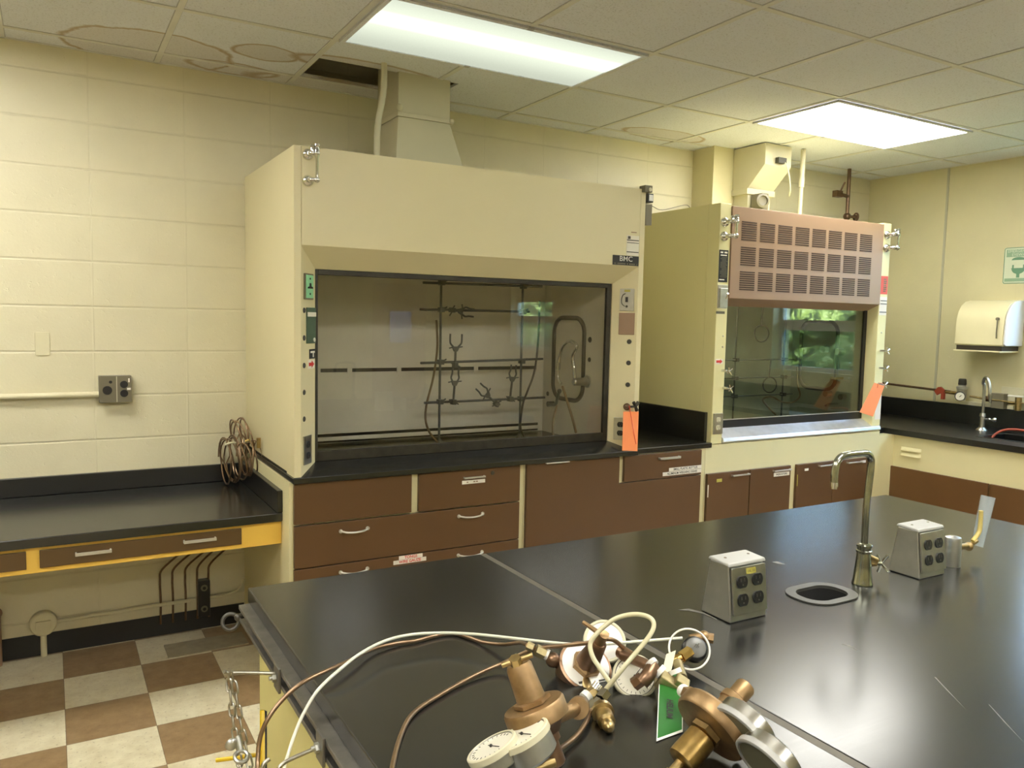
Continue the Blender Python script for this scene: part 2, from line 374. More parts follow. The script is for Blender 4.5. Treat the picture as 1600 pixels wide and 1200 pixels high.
def lerp(a, b, t): return V(a) * (1 - t) + V(b) * t
M['ventdark'] = mat('vent slot dark', rgb(62, 42, 30), 0.8, var=0)
M['silver'] = mat('silver sill', (0.74, 0.75, 0.80, 1), 0.28, 0.75, var=0.08, vscale=20)
M['brown3'] = mat('side cabinet brown', rgb(100, 70, 40), 0.4, var=0.06)
M['wallp'] = mat('wall paint on fittings', rgb(216, 209, 176), 0.45, var=0.03)
M['wallp2'] = mat('grey wall channel', rgb(178, 174, 150), 0.45, var=0.03)
M['signg2'] = mat('pale sign green', rgb(138, 168, 138), 0.5, var=0.03)
M['darkg2'] = mat('grey sink rim', rgb(72, 72, 67), 0.4, 0.2, var=0.08)
M['cream2'] = mat('island cabinet enamel', rgb(206, 198, 132), 0.42, var=0.04)
M['steel2'] = mat('dull steel rod', (0.40, 0.38, 0.32, 1), 0.35, 1.0, var=0.15, vscale=60)
M['lidm'] = mat('pale cast lid', (0.46, 0.46, 0.44, 1), 0.45, 0.4, var=0.04)
M['ylever'] = mat('pale yellow lever', rgb(206, 186, 110), 0.45)
M['bronzed2'] = mat('brown bronze', (0.23, 0.14, 0.085, 1), 0.36, 0.85, var=0.2, vscale=40)
M['brass2'] = mat('golden brass bonnet', (0.46, 0.31, 0.11, 1), 0.34, 1.0, var=0.25, vscale=50)
M['brassg'] = mat('greenish brass block', (0.42, 0.35, 0.18, 1), 0.4, 0.8, var=0.15, vscale=60)
M['brassb2'] = mat('yellow brass', (0.70, 0.47, 0.15, 1), 0.25, 1.0, var=0.1)
M['alum2'] = mat('machined gauge case', (0.62, 0.61, 0.57, 1), 0.28, 1.0, var=0.12, vscale=50)
M['dialg'] = mat('dim dial glass', rgb(120, 118, 98), 0.15, var=0.04)
M['capg'] = mat('grey knob cap', rgb(108, 108, 105), 0.38, 0.2, var=0.03)
M['irong'] = mat('dark steel eye', (0.10, 0.095, 0.085, 1), 0.42, 0.85, var=0.15, vscale=30)
M['patch'] = mat('worn floor patch', rgb(150, 140, 114), 0.4, var=0.15, vscale=20)
M['scr'] = mat('dried residue', rgb(112, 111, 104), 0.5, var=0.15, vscale=80)

# ================================================================ room
XR, YW, ZC, XL, YF, ZT = 5.668, 4.167, 2.752, -3.5, -5.0, 3.35
G = 0.6096; GX, GY = 2.2897, 2.7851
struct('floor', MB().box((XL, YF, -0.1), (XR, YW, 0)), 'floor')
struct('wall_back', MB().box((XL, YW, 0), (XR, YW + 0.2, ZT)), 'wall')
struct('wall_left', MB().box((XL - 0.2, YF, 0), (XL, YW + 0.2, ZT)), 'wall_r')
struct('wall_column', MB().box((3.80, 3.97, 0.93), (4.30, YW, ZC)), 'wall_r')
WIN = [(-3.13, -2.05), (-0.75, 0.33), (1.62, 2.80)]; WZ0, WZ1 = 1.19, 2.40
mb = MB().box((XR, YF, 0), (XR + 0.22, YW + 0.2, WZ0)).box((XR, YF, WZ1), (XR + 0.22, YW + 0.2, ZT))
ys = [YF] + [q for p in WIN for q in p] + [YW + 0.2]
for a, b in zip(ys[0::2], ys[1::2]): mb.box((XR, a, WZ0), (XR + 0.22, b, WZ1))
struct('wall_right', mb, 'wall_r')
for i, (a, b) in enumerate(WIN):
    x0, x1 = XR + 0.09, XR + 0.14; t = 0.035
    mb = MB().box((x0, a, WZ0), (x1, a + t, WZ1)).box((x0, b - t, WZ0), (x1, b, WZ1)).box((x0, a + t, WZ0), (x1, b - t, WZ0 + t)).box((x0, a + t, WZ1 - t), (x1, b - t, WZ1)).box((x0, a + t, 1.545), (x1, b - t, 1.635))
    o = struct('window_%d' % (i + 1), mb, 'stickw')
    part(o, 'pane', MB().box((XR + 0.112, a + t, 1.635), (XR + 0.116, b - t, WZ1 - t)), 'glassw')
    part(o, 'screened_pane', MB().box((XR + 0.112, a + t, WZ0 + t), (XR + 0.116, b - t, 1.545)), 'glasss')
    if i < 2: part(o, 'roller_shade', MB().box((x0 - 0.012, a + 0.01, 1.825), (x0 - 0.008, b - 0.01, WZ1 - 0.01)), 'ivory')
mb = MB().box((XL, YF - 0.2, 0), (4.30, YF, ZT)).box((5.20, YF - 0.2, 0), (XR + 0.22, YF, ZT)).box((4.30, YF - 0.2, 2.1), (5.20, YF, ZT))
struct('wall_front', mb, 'wall_r')
o = struct('door_1', MB().box((4.30, YF - 0.1, 0.0), (4.60, YF - 0.05, 2.10)).box((4.97, YF - 0.1, 0.0), (5.20, YF - 0.05, 2.10)).box((4.60, YF - 0.1, 0.0), (4.97, YF - 0.05, 1.18)).box((4.60, YF - 0.1, 1.67), (4.97, YF - 0.05, 2.10)), 'brown2')
part(o, 'pane', MB().box((4.60, YF - 0.077, 1.18), (4.97, YF - 0.073, 1.67)), 'glassd')
# ceiling with the opening around the exhaust duct
hx0, hx1, hy0, hy1 = 1.083, 1.79, 3.672, 3.985
mb = MB().box((XL, YF, ZC), (XR, hy0, ZC + 0.014)).box((XL, hy1, ZC), (XR, YW, ZC + 0.014)).box((XL, hy0, ZC), (hx0, hy1, ZC + 0.014)).box((hx1, hy0, ZC), (XR, hy1, ZC + 0.014))
struct('ceiling', mb, 'ceil')
struct('ceiling_leak_cover', MB().box((XL, YF, ZT), (XR, YW, ZT + 0.1)), 'void')  # unseen black slab added so the ceiling hole stays dark and no light leaks
mb = MB()
k = -9
while GX + k * G < XR:
    x = GX + k * G
    if x > XL: mb.box((x - 0.012, YF, ZC - 0.004), (x + 0.012, YW, ZC - 0.0005))
    k += 1
k = -12
while GY + k * G < YW:
    y = GY + k * G
    if y > YF: mb.box((XL, y - 0.012, ZC - 0.0035), (XR, y + 0.012, ZC - 0.0005))
    k += 1
mb.box((XL, YW - 0.014, ZC - 0.004), (XR, YW, ZC - 0.0005)); mb.box((XR - 0.014, YF, ZC - 0.004), (XR, YW - 0.014, ZC - 0.0005))
struct('trim_1', mb, 'tbar')
struct('baseboard_back', MB().box((XL, YW - 0.006, 0), (0.84, YW, 0.10)), 'blackp')
def ceiling_light(x0, y0, lens, label, group=None, ly=None):
    x1, y1 = x0 + 2 * G, y0 + G; z = ZC
    t = thing('ceiling_light', label, 'light', ((x0 + x1) / 2, (y0 + y1) / 2, z - 0.012), group)
    e = 0.034
    part(t, 'light_frame', MB().box((x0 + 0.014, y0 + 0.014, z - 0.014), (x1 - 0.014, y0 + e, z - 0.0045)).box((x0 + 0.014, y1 - e, z - 0.014), (x1 - 0.014, y1 - 0.014, z - 0.0045)).box((x0 + 0.014, y0 + e, z - 0.014), (x0 + e, y1 - e, z - 0.0045)).box((x1 - e, y0 + e, z - 0.014), (x1 - 0.014, y1 - e, z - 0.0045)), 'ceil' if lens != 'lens3' else 'white')
    part(t, 'diffuser', MB().box((x0 + e, y0 + e, z - 0.010), (x1 - e, y1 - e, z - 0.006)), lens)
ceiling_light(GX - 2 * G, GY, 'lens1', 'dim fluorescent ceiling light with one glowing tube above the wide fume hood')
ceiling_light(GX + 2 * G, GY, 'lens2', 'bright white fluorescent ceiling light above the louvred fume hood')
for ix, iy in ((-2, -4), (2, -4), (-6, -4), (-6, 0), (-6, -8), (-2, -8)):  # unseen fixtures, included only to light the room
    ceiling_light(GX + ix * G, GY + iy * G, 'lens3', 'unseen fluorescent ceiling light added to light the room', 'unseen ceiling lights added for the room light')
# outside
single('lawn', 'green lawn outside the windows', 'lawn', MB().box((XR + 0.3, -14, -0.5), (16, 9, -0.4)), 'grass', (10, 0, 0))['kind'] = 'stuff'
mb = MB(); nu, nv = 110, 44
from mathutils import noise as mn
vs = []
for j in range(nv + 1):
    for i in range(nu + 1):
        y = -13 + 20 * i / nu; z = 2.7 * j / nv
        d = 0.9 * mn.noise(V((y * 0.7, z * 0.9, 1))) + 0.35 * mn.noise(V((y * 2.5, z * 2.5, 4))) + 0.16 * mn.noise(V((y * 8, z * 8, 7)))
        vs.append((8.4 + 0.06 * z * z + d, y, z + 0.2 * mn.noise(V((y * 5, z * 5, 2)))))
mb.add(vs, [(j * (nu + 1) + i, j * (nu + 1) + i + 1, (j + 1) * (nu + 1) + i + 1, (j + 1) * (nu + 1) + i) for j in range(nv) for i in range(nu)])
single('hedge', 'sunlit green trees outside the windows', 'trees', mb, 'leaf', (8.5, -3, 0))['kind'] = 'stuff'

# ================================================================ helpers for fittings
def duplex(parent, fr, w, h, plate='steel', recep='blackp', n=1, name='outlet_plate', dp=0.006, z0=0.0):
    """a plate with n columns of two receptacles; fr is centred on the plate, z outwards"""
    p = part(parent, name, MB(fr).rrect(-w / 2, -h / 2, w / 2, h / 2, 0.003, z0, z0 + dp), plate, 0.0012)
    rw = min(w / n * 0.36, 0.0165)
    for c in range(n):
        cx = (c - (n - 1) / 2) * w / n * 0.9
        for s in (-1, 1):
            cy = s * h * 0.19
            poly = [(cx + rw * math.cos(a), cy + rw * max(-0.82, min(0.82, math.sin(a)))) for a in [2 * PI * (k + 0.5) / 28 for k in range(28)]]
            q = MB(fr).plate(poly, z0 + dp * 0.6, z0 + dp + 0.003)
            r = part(p, 'receptacle', q, recep, 0.0006)
            sl = MB(fr)
            for dx in (-0.35, 0.35): sl.box((cx + dx * rw - 0.0008, cy + rw * 0.05, z0 + dp + 0.0028), (cx + dx * rw + 0.0008, cy + rw * 0.5, z0 + dp + 0.0036))
            sl.cyl((cx, cy - rw * 0.4, z0 + dp + 0.0028), (cx, cy - rw * 0.4, z0 + dp + 0.0036), 0.002, n=10)
            part(p, 'slots', sl, 'galv' if recep == 'blackp' else 'ink')
    return p
def arch_pull(parent, a, b, out=0.022, r=0.0042, m='handle'):  # bowed handle between two points, standing out towards -y
    a = V(a); b = V(b); d = b - a; o = V((0, -out, 0))
    pts = [a, a + o * 0.7 + d * 0.06, a + o + d * 0.22 + V((0, 0, -0.004)), a + o * 1.1 + d * 0.5 + V((0, 0, -0.006)), a + o + d * 0.78 + V((0, 0, -0.004)), a + o * 0.7 + d * 0.94, b]
    mb = MB().tube(pts, r, 10, smooth=5); mb.cyl(a, a + o * 0.2, r * 2.0).cyl(b, b + o * 0.2, r * 2.0)
    return part(parent, 'handle', mb, m)
def bar_pull(parent, a, b, n=(0, -1, 0), out=0.02, t=0.006, h=0.011, m='handle'):  # flat straight bar handle
    a = V(a); b = V(b); n = V(n); d = (b - a).normalized(); f = Fr(a, d, (0, 0, 1)); L = (b - a).length
    s = 1 if f.z.dot(n) > 0 else -1
    mb = MB(f).box((0, -h / 2, s * (out - t)), (L, h / 2, s * out)).box((0, -h / 2, 0), (t, h / 2, s * (out - t))).box((L - t, -h / 2, 0), (L, h / 2, s * (out - t)))
    return part(parent, 'handle', mb, m, 0.001)
def panel(parent, name, x0, x1, z0, z1, y=3.27, t=0.019, m='brown', bev=0.0025, y2=None):
    return part(parent, name, MB().box((x0, y - t, z0), (x1, y, z1)), m, bev)
def cross_knob(mb, c, n, r=0.016, arms=4):
    u, v_, w_ = axes(n); c = V(c)
    mb.cyl(c - w_ * 0.02, c, 0.005).ball(c, 0.006)
    for k in range(arms):
        a = 2 * PI * k / arms + 0.5; d = u * math.cos(a) + v_ * math.sin(a)
        mb.cyl(c, c + d * r + w_ * 0.005, 0.0032, 0.0042, n=8)
    return mb
def fixture(parent, x, y, z1, z2, side=1, k=1.0):
    """two round chrome flanges with elbows joined by an upright rod, a lever knob on top"""
    xr = x + side * 0.024 * k; yr = y - 0.048 * k
    for i, z in enumerate((z1, z2)):
        part(parent, 'flange', MB().lathe((x, y, z), (0, -1, 0), [(0, 0.0225 * k), (0.004, 0.0225 * k), (0.012 * k, 0.018 * k), (0.018 * k, 0.010 * k), (0.03 * k, 0.009 * k)], 24), 'chrome')
        part(parent, 'elbow', MB().tube([(x, y - 0.025 * k, z), (x + side * 0.006 * k, y - 0.042 * k, z), (xr, yr, z)], 0.009 * k, 12, smooth=4).ball((xr, yr, z), 0.0125 * k), 'chrome')
    h = z1 - z2
    part(parent, 'upright_rod', MB().lathe((xr, yr, z2), (0, 0, 1), [(0, 0.0065 * k), (h - 0.02, 0.006 * k), (h - 0.01, 0.010 * k), (h + 0.018, 0.0105 * k), (h + 0.024, 0.007 * k), (h + 0.028, 0.0115 * k), (h + 0.036, 0.0105 * k), (h + 0.038, 0.004)], 20), 'chrome')
    part(parent, 'lever', MB().lathe((xr - side * 0.018 * k, yr + 0.004, z1 - 0.004), (0, 0, 1), [(0, 0.006 * k), (0.012, 0.008 * k), (0.024, 0.0065 * k), (0.028, 0.0095 * k), (0.034, 0.008 * k), (0.036, 0.003)], 16).cyl((xr - side * 0.018 * k, yr + 0.004, z1), (xr, yr, z1), 0.005 * k), 'chrome')

# ================================================================ wide fume hood
H = thing('fume_hood', 'wide cream fume hood with clear sash and plain front above brown cabinets', 'fume hood', (1.75, 3.7, 0.93))
x0, x1, yf, zt = 0.857, 2.647, 3.241, 2.264
part(H, 'side_panel', MB().box((x0, yf + 0.119, 0.93), (x0 + 0.02, YW - 0.005, zt)), 'hood')
part(H, 'side_panel', MB().box((x1 - 0.02, yf + 0.119, 0.93), (x1, YW - 0.005, zt)), 'hood')
part(H, 'top_panel', MB().box((x0 + 0.02, yf + 0.022, zt - 0.02), (x1 - 0.02, YW - 0.005, zt - 0.001)), 'hood')
part(H, 'front_post', MB().prismz([(x0, yf), (0.885, yf), (0.972, 3.341), (0.972, 3.36), (x0, 3.36)], 0.922, zt), 'hood', label='left front post with sockets and plugs')
part(H, 'front_post', MB().prismz([(x1, yf), (2.617, yf), (2.529, 3.341), (2.529, 3.36), (x1, 3.36)], 0.922, zt), 'hood', label='right front post with switch plates')
part(H, 'front_panel', MB().box((0.888, yf - 0.001, 1.873), (2.614, yf + 0.018, zt)), 'hood')
part(H, 'header', MB().prism([(0.888, yf - 0.001, 1.873), (0.888, 3.341, 1.785), (0.888, 3.36, 1.785), (0.888, 3.36, 1.90), (0.888, yf + 0.018, 1.90)], (1.726, 0, 0)), 'hood')
part(H, 'worktop', MB().box((x0 - 0.006, yf - 0.006, 0.897), (x1 + 0.004, YW - 0.006, 0.921)), 'black', 0.002)
part(H, 'sill', MB().prism([(x0 + 0.0005, yf - 0.004, 0.9212), (x0 + 0.0005, 3.341, 0.964), (x0 + 0.0005, 3.375, 0.964), (x0 + 0.0005, 3.375, 0.932), (x0 + 0.0005, 3.99, 0.932), (x0 + 0.0005, 3.99, 0.9212)], (x1 - x0 - 0.001, 0, 0)), 'black')
sash = part(H, 'sash', MB().box((0.974, 3.346, 0.965), (0.986, 3.366, 1.784)).box((2.500, 3.346, 0.965), (2.527, 3.366, 1.784)).box((0.986, 3.346, 1.762), (2.500, 3.366, 1.784)).box((0.986, 3.346, 0.965), (2.500, 3.366, 1.008)), 'iron', 0.002)
part(sash, 'glass_pane', MB().box((0.986, 3.354, 1.008), (2.500, 3.359, 1.762)), 'glass')
part(H, 'liner', MB().box((0.974, 3.37, 0.933), (0.982, 3.99, 1.96)).box((2.53, 3.37, 0.933), (2.538, 3.99, 1.96)).box((0.974, 3.99, 0.933), (2.538, 3.998, 1.96)).box((0.974, 3.37, 1.96), (2.538, 3.998, 1.968)), 'liner')
bf = part(H, 'baffle', MB().box((0.99, 3.955, 0.988), (2.49, 3.963, 1.303)).box((0.99, 3.955, 1.322), (2.49, 3.963, 1.95)).box((0.99, 3.955, 0.952), (2.49, 3.963, 0.972)), 'liner', 0.001)
mb = MB()
for x in (1.165, 1.33, 1.60, 2.06, 2.47): mb.box((x - 0.012, 3.950, 1.296), (x + 0.012, 3.956, 1.329))
part(bf, 'slot_clips', mb, 'liner')
part(bf, 'slot_backing', MB().box((0.99, 3.975, 0.94), (2.49, 3.98, 1.40)), 'iron')
# access panel gasket and plugs on the right liner wall
fr = Fr((2.529, 0, 0), (0, -1, 0), (0, 0, 1))  # x = -y, z = outwards (-x)
poly = rr2(-3.875, 1.145, -3.575, 1.605, 0.085, 8)
part(H, 'access_gasket', MB().tube([(2.526, -a, b) for a, b in poly], 0.0125, 10, True), 'rubber')
for y, z, r in ((3.527, 1.489, 0.016), (3.527, 1.381, 0.013), (3.935, 1.159, 0.014)):
    part(H, 'hole_plug', MB().lathe((2.5295, y, z), (-1, 0, 0), [(0, r), (0.003, r * 0.9), (0.004, r * 0.5)], 20), 'iron')
part(H, 'gooseneck_base', MB().lathe((2.529, 3.535, 1.262), (-1, 0, 0), [(0, 0.034), (0.008, 0.034), (0.012, 0.022), (0.09, 0.021), (0.096, 0.016)], 24), 'steel')
gn = part(H, 'gooseneck', MB().tube([(2.445, 3.535, 1.262), (2.440, 3.54, 1.33), (2.436, 3.55, 1.40), (2.4300, 3.5080, 1.4550), (2.4300, 3.5760, 1.4800), (2.4300, 3.6370, 1.4500), (2.4300, 3.6660, 1.3960), (2.4300, 3.6760, 1.3390)], 0.0095, 12, smooth=6), 'chrome')
part(gn, 'hose_barb', MB().cyl((2.4300, 3.6770, 1.3600), (2.4300, 3.6810, 1.3200), 0.013).tube([(2.4300, 3.6810, 1.3200), (2.4300, 3.6800, 1.2820), (2.4300, 3.6650, 1.2540), (2.4300, 3.6460, 1.2450)], 0.007, 10, smooth=4), 'chrome')
sv = part(H, 'service_valve', MB().cyl((2.53, 3.872, 1.105), (2.49, 3.872, 1.105), 0.016).tube([(2.495, 3.872, 1.105), (2.4800, 3.7740, 1.1130), (2.4500, 3.7110, 1.1640), (2.4500, 3.6930, 1.1940)], 0.009, 10, smooth=4).ball((2.4500, 3.6930, 1.1980), 0.013), 'rod')
single('rubber_hose', 'grey hose hanging from the nozzle at the right inside wall of the wide fume hood', 'hose', MB().tube([(2.4500, 3.7150, 1.1130), (2.4200, 3.6870, 1.0780), (2.4000, 3.6740, 1.0270), (2.395, 3.66, 0.939)], 0.0065, 10, smooth=5), 'hose', (2.4200, 3.6870, 1.0780))
single('rubber_hose', 'pale hose slanting down right from the gooseneck tap inside the wide fume hood', 'hose', MB().tube([(2.4300, 3.6320, 1.2290), (2.4200, 3.5910, 1.1900), (2.4200, 3.5430, 1.1120), (2.4200, 3.5040, 1.0470), (2.4400, 3.5060, 0.9900)], 0.007, 10, smooth=5), 'hose', (2.4200, 3.5910, 1.1900))
# lattice
def rod(parent, a, b, r=0.0065): return part(parent, 'lattice_rod', MB().cyl(a, b, r, n=12), 'rod')
LT = thing('rod_lattice', 'grey rod lattice standing inside the wide fume hood', 'lattice', (2.0, 3.80, 0.933))
rod(LT, (1.768, 3.80, 0.933), (1.768, 3.80, 1.90)); rod(LT, (2.262, 3.80, 0.933), (2.262, 3.80, 1.90))
rod(LT, (1.652, 3.788, 1.356), (2.395, 3.788, 1.372)); rod(LT, (1.675, 3.788, 1.149), (2.415, 3.788, 1.154)); rod(LT, (1.645, 3.788, 1.632), (2.30, 3.788, 1.634)); rod(LT, (1.66, 3.788, 1.768), (2.38, 3.788, 1.775))
for x in (1.768, 2.262):
    part(LT, 'foot', MB().lathe((x, 3.80, 0.933), (0, 0, 1), [(0, 0.02), (0.006, 0.018), (0.02, 0.010)], 16), 'rod')
    for z in (1.36, 1.151, 1.633, 1.772): part(LT, 'rod_clamp', MB().box((x - 0.014, 3.775, z - 0.013), (x + 0.014, 3.812, z + 0.013)).cyl((x + 0.012, 3.79, z + 0.004), (x + 0.03, 3.785, z + 0.016), 0.004), 'rod', 0.003)
def lab_clamp(label, c, d, opening, L=0.09, m='rod', flip=1):
    """boss head at c, shaft along d, then two fingers opening"""
    c = V(c); u, v_, w_ = axes(d); u = V((0, 1, 0)).cross(w_).normalized() * flip
    t = thing('utility_clamp', label, 'clamp', c, 'utility clamps on the rods of the wide fume hood')
    part(t, 'boss_head', MB(Fr(c, u, w_)).box((-0.012, -0.014, -0.016), (0.012, 0.014, 0.016)).cyl((0.01, 0, 0), (0.032, -0.012, 0), 0.0038).cyl((-0.01, 0.004, 0), (-0.026, 0.012, 0), 0.0036), m, 0.002)
    part(t, 'shaft', MB().cyl(c, c + w_ * L, 0.0062, n=12), m)
    e = c + w_ * L
    part(t, 'yoke', MB(Fr(e, u, w_)).prism([(-0.022, 0.012, -0.006), (0.022, 0.012, -0.006), (0.010, -0.014, -0.006), (-0.010, -0.014, -0.006)], (0, 0, 0.012)).cyl((0.018, 0.008, 0), (0.040, 0.012, 0), 0.0034).cyl((-0.018, 0.008, 0), (-0.038, 0.002, 0), 0.0034), m, 0.0015)
    for s in (-1, 1):
        q = [e + w_ * 0.010 + u * (0.014 * s), e + w_ * 0.028 + u * ((0.02 + opening * 0.5) * s), e + w_ * 0.05 + u * ((0.012 + opening) * s), e + w_ * 0.078 + u * ((0.012 + opening) * s)]
        part(t, 'finger', MB().tube(q, 0.0048, 10, smooth=4), m)
lab_clamp('dark clamp with wide open prongs pointing up, highest on the left lattice rod', (1.842, 3.772, 1.345), (0.02, 0, 1), 0.022, 0.085)
lab_clamp('clamp on the lower bar just right of the left upright, prongs up', (1.835, 3.772, 1.15), (0.06, 0, 1), 0.006, 0.10)
lab_clamp('clamp tilted to the left in the middle of the lower bar', (2.095, 3.772, 1.13), (-0.75, 0, 0.66), 0.008, 0.075)
lab_clamp('clamp on the lower bar just left of the right upright, prongs up', (2.18, 3.772, 1.155), (0.10, 0, 1), 0.004, 0.11)
lab_clamp('clamp seen faintly high up on the left upright behind the sash', (1.82, 3.772, 1.632), (1, 0, -0.1), 0.008, 0.05)
single('rubber_hose', 'tan hose bowing out left of the left lattice upright', 'hose', MB().tube([(1.7580, 3.8300, 1.5790), (1.7640, 3.8300, 1.4280), (1.7390, 3.8200, 1.2770), (1.7000, 3.8100, 1.1440), (1.6890, 3.8000, 1.0620), (1.7030, 3.7800, 0.9960), (1.745, 3.77, 0.942)], 0.006, 10, smooth=6), 'hose', (1.74, 3.77, 0.94))
single('rubber_hose', 'brown hose curving down to the right lattice upright', 'hose', MB().tube([(2.3730, 3.8000, 1.6970), (2.3700, 3.8000, 1.4820), (2.3440, 3.7900, 1.3040), (2.2910, 3.7750, 1.1910), (2.2640, 3.7750, 1.1210), (2.2510, 3.7750, 1.0030), (2.275, 3.775, 0.942)], 0.006, 10, smooth=6), 'rubber', (2.27, 3.775, 0.94))
# controls: frames lying on the two slanted post faces
FL = Fr((0.885, 3.241, 0), (0.087, 0.10, 0), (0, 0, 1)); FR_ = Fr((2.529, 3.341, 0), (0.088, -0.10, 0), (0, 0, 1)); RW = math.hypot(0.088, 0.1)
def at(fr, s, z, off=0.0): return Fr(fr((s, z, off)), fr.x, fr.y)
p = part(H, 'alarm_plate', MB(at(FL, 0.062, 1.708)).rrect(-0.039, -0.053, 0.039, 0.053, 0.004, 0, 0.008), 'greyp', 0.001, label='mint green alarm plate in grey frame')
part(p, 'alarm_face', MB(at(FL, 0.062, 1.708)).rrect(-0.033, -0.047, 0.033, 0.047, 0.003, 0.008, 0.010), 'mint')
f = at(FL, 0.062, 1.708, 0.0105)
part(p, 'alarm_switch', MB(f).plate([(-0.022, -0.008), (0.022, -0.008), (0.018, -0.001), (0.006, 0.001), (0.004, 0.014), (-0.004, 0.014), (-0.006, 0.001), (-0.018, -0.001)], 0, 0.004).cyl((0, 0.032, 0), (0, 0.032, 0.002), 0.004).cyl((0, -0.03, 0), (0, -0.03, 0.002), 0.004), 'ink')
p = part(H, 'green_card_holder', MB(at(FL, 0.088, 1.548)).box((-0.042, -0.074, 0), (0.04, 0.074, 0.006)), 'dgreen', 0.001)
part(p, 'white_strip', MB(at(FL, 0.088, 1.594, 0.006)).box((-0.040, -0.009, 0), (0.038, 0.009, 0.002)), 'paper')
part(p, 'white_dot', MB(at(FL, 0.112, 1.488, 0.006)).cyl((0, 0, 0), (0, 0, 0.002), 0.009), 'paper')
p = part(H, 'arrow_label', MB(at(FL, 0.098, 1.429)).box((-0.022, -0.020, 0), (0.030, 0.020, 0.002)), 'ink')
part(p, 'label_marks', MB(at(FL, 0.098, 1.429, 0.002)).box((-0.014, 0.004, 0), (0.026, 0.012, 0.001)).box((0.008, -0.014, 0), (0.016, 0.004, 0.001)), 'paper')
def arrow(fr, s, z, w=0.052, h=0.036):
    p = part(H, 'arrow_sticker', MB(at(fr, s, z)).box((-w / 2, -h / 2, 0), (w / 2, h / 2, 0.0015)), 'paper')
    k = w / 0.05
    pl = [(-0.020, -0.006), (0.002, -0.006), (0.002, -0.013), (0.022, 0), (0.002, 0.013), (0.002, 0.006), (-0.020, 0.006)]
    part(p, 'red_arrow', MB(at(fr, s, z)).plate([(x * k, y * k) for x, y in pl], 0.0015, 0.0022), 'red')
arrow(FL, 0.094, 1.386, 0.060)
for z in (1.610, 1.497, 1.384, 1.273, 1.162):
    part(H, 'hole_plug', MB(at(FL, 0.028, z)).lathe((0, 0, 0), (0, 0, 1), [(0, 0.0115), (0.003, 0.010), (0.0035, 0.006)], 18), 'darkg')
duplex(H, at(FL, 0.052, 1.030), 0.072, 0.120)
f = at(FR_, RW - 0.055, 1.703)
p = part(H, 'switch_plate', MB(f).rrect(-0.037, -0.057, 0.037, 0.057, 0.003, 0, 0.006), 'steel', 0.001, label='steel switch plate with small yellow label')
part(p, 'switch_toggle', MB(f).box((-0.006, -0.012, 0.006), (0.006, 0.014, 0.018)), 'ink', 0.001)
part(p, 'switch_guard', MB(f).tube([(-0.010, -0.034, 0.008), (-0.024, -0.02, 0.012), (-0.026, 0.004, 0.014), (-0.020, 0.024, 0.012), (-0.008, 0.032, 0.008)], 0.002, 8, smooth=4).cyl((0, -0.034, 0.006), (0, -0.034, 0.009), 0.006), 'darkg')
part(p, 'yellow_label', MB(f).box((-0.014, 0.040, 0.006), (0.016, 0.052, 0.0075)), 'ylabel')
part(H, 'blank_plate', MB(at(FR_, RW - 0.053, 1.580)).rrect(-0.041, -0.056, 0.041, 0.056, 0.003, 0, 0.005), 'brown2', 0.001)
for z in (1.488, 1.378, 1.265, 1.155):
    part(H, 'hole_plug', MB(at(FR_, RW - 0.037, z)).lathe((0, 0, 0), (0, 0, 1), [(0, 0.0125), (0.003, 0.011), (0.004, 0.006)], 20), 'darkg')
duplex(H, at(FR_, RW - 0.068, 1.033), 0.072, 0.118)
p = part(H, 'gas_valve', MB(at(FR_, RW - 0.037, 1.150)).lathe((0, 0, 0), (0, 0, 1), [(0, 0.019), (0.006, 0.019), (0.010, 0.012), (0.026, 0.008), (0.040, 0.007)], 20), 'bronzed', label='dark valve with lobed knob at the right post')
f = Fr((2.5970, 3.2050, 1.1580), (1, 0.2, 0), (0, 0, 1))
part(p, 'valve_knob', MB(f).cyl((-0.03, 0, -0.004), (0, 0, 0), 0.006).ball((0, 0, 0), 0.009).cyl((0, 0, 0), (0.020, 0.020, 0), 0.008, 0.010).cyl((0, 0, 0), (-0.016, 0.022, 0), 0.007, 0.009).cyl((0, 0, 0), (0.012, -0.022, 0), 0.008, 0.010), 'iron')
TG = single('hang_tag', 'orange card tag hanging from the valve on the wide fume hood', 'tag', MB().prism([(2.5230, 3.2100, 1.1340), (2.6230, 3.2100, 1.1300), (2.6070, 3.1900, 0.9270), (2.5080, 3.1900, 0.9370)], (0, 0.0008, 0)), 'orange', (2.5690, 3.2100, 1.1320), 'orange cards on the fume hood valves')
del TG['group']
part(TG, 'tag_string', MB().tube([(2.5510, 3.2000, 1.1640), (2.5690, 3.2040, 1.1100), (2.5780, 3.1900, 1.0290), (2.5930, 3.1850, 0.9660)], 0.0016, 8, smooth=4), 'redp')
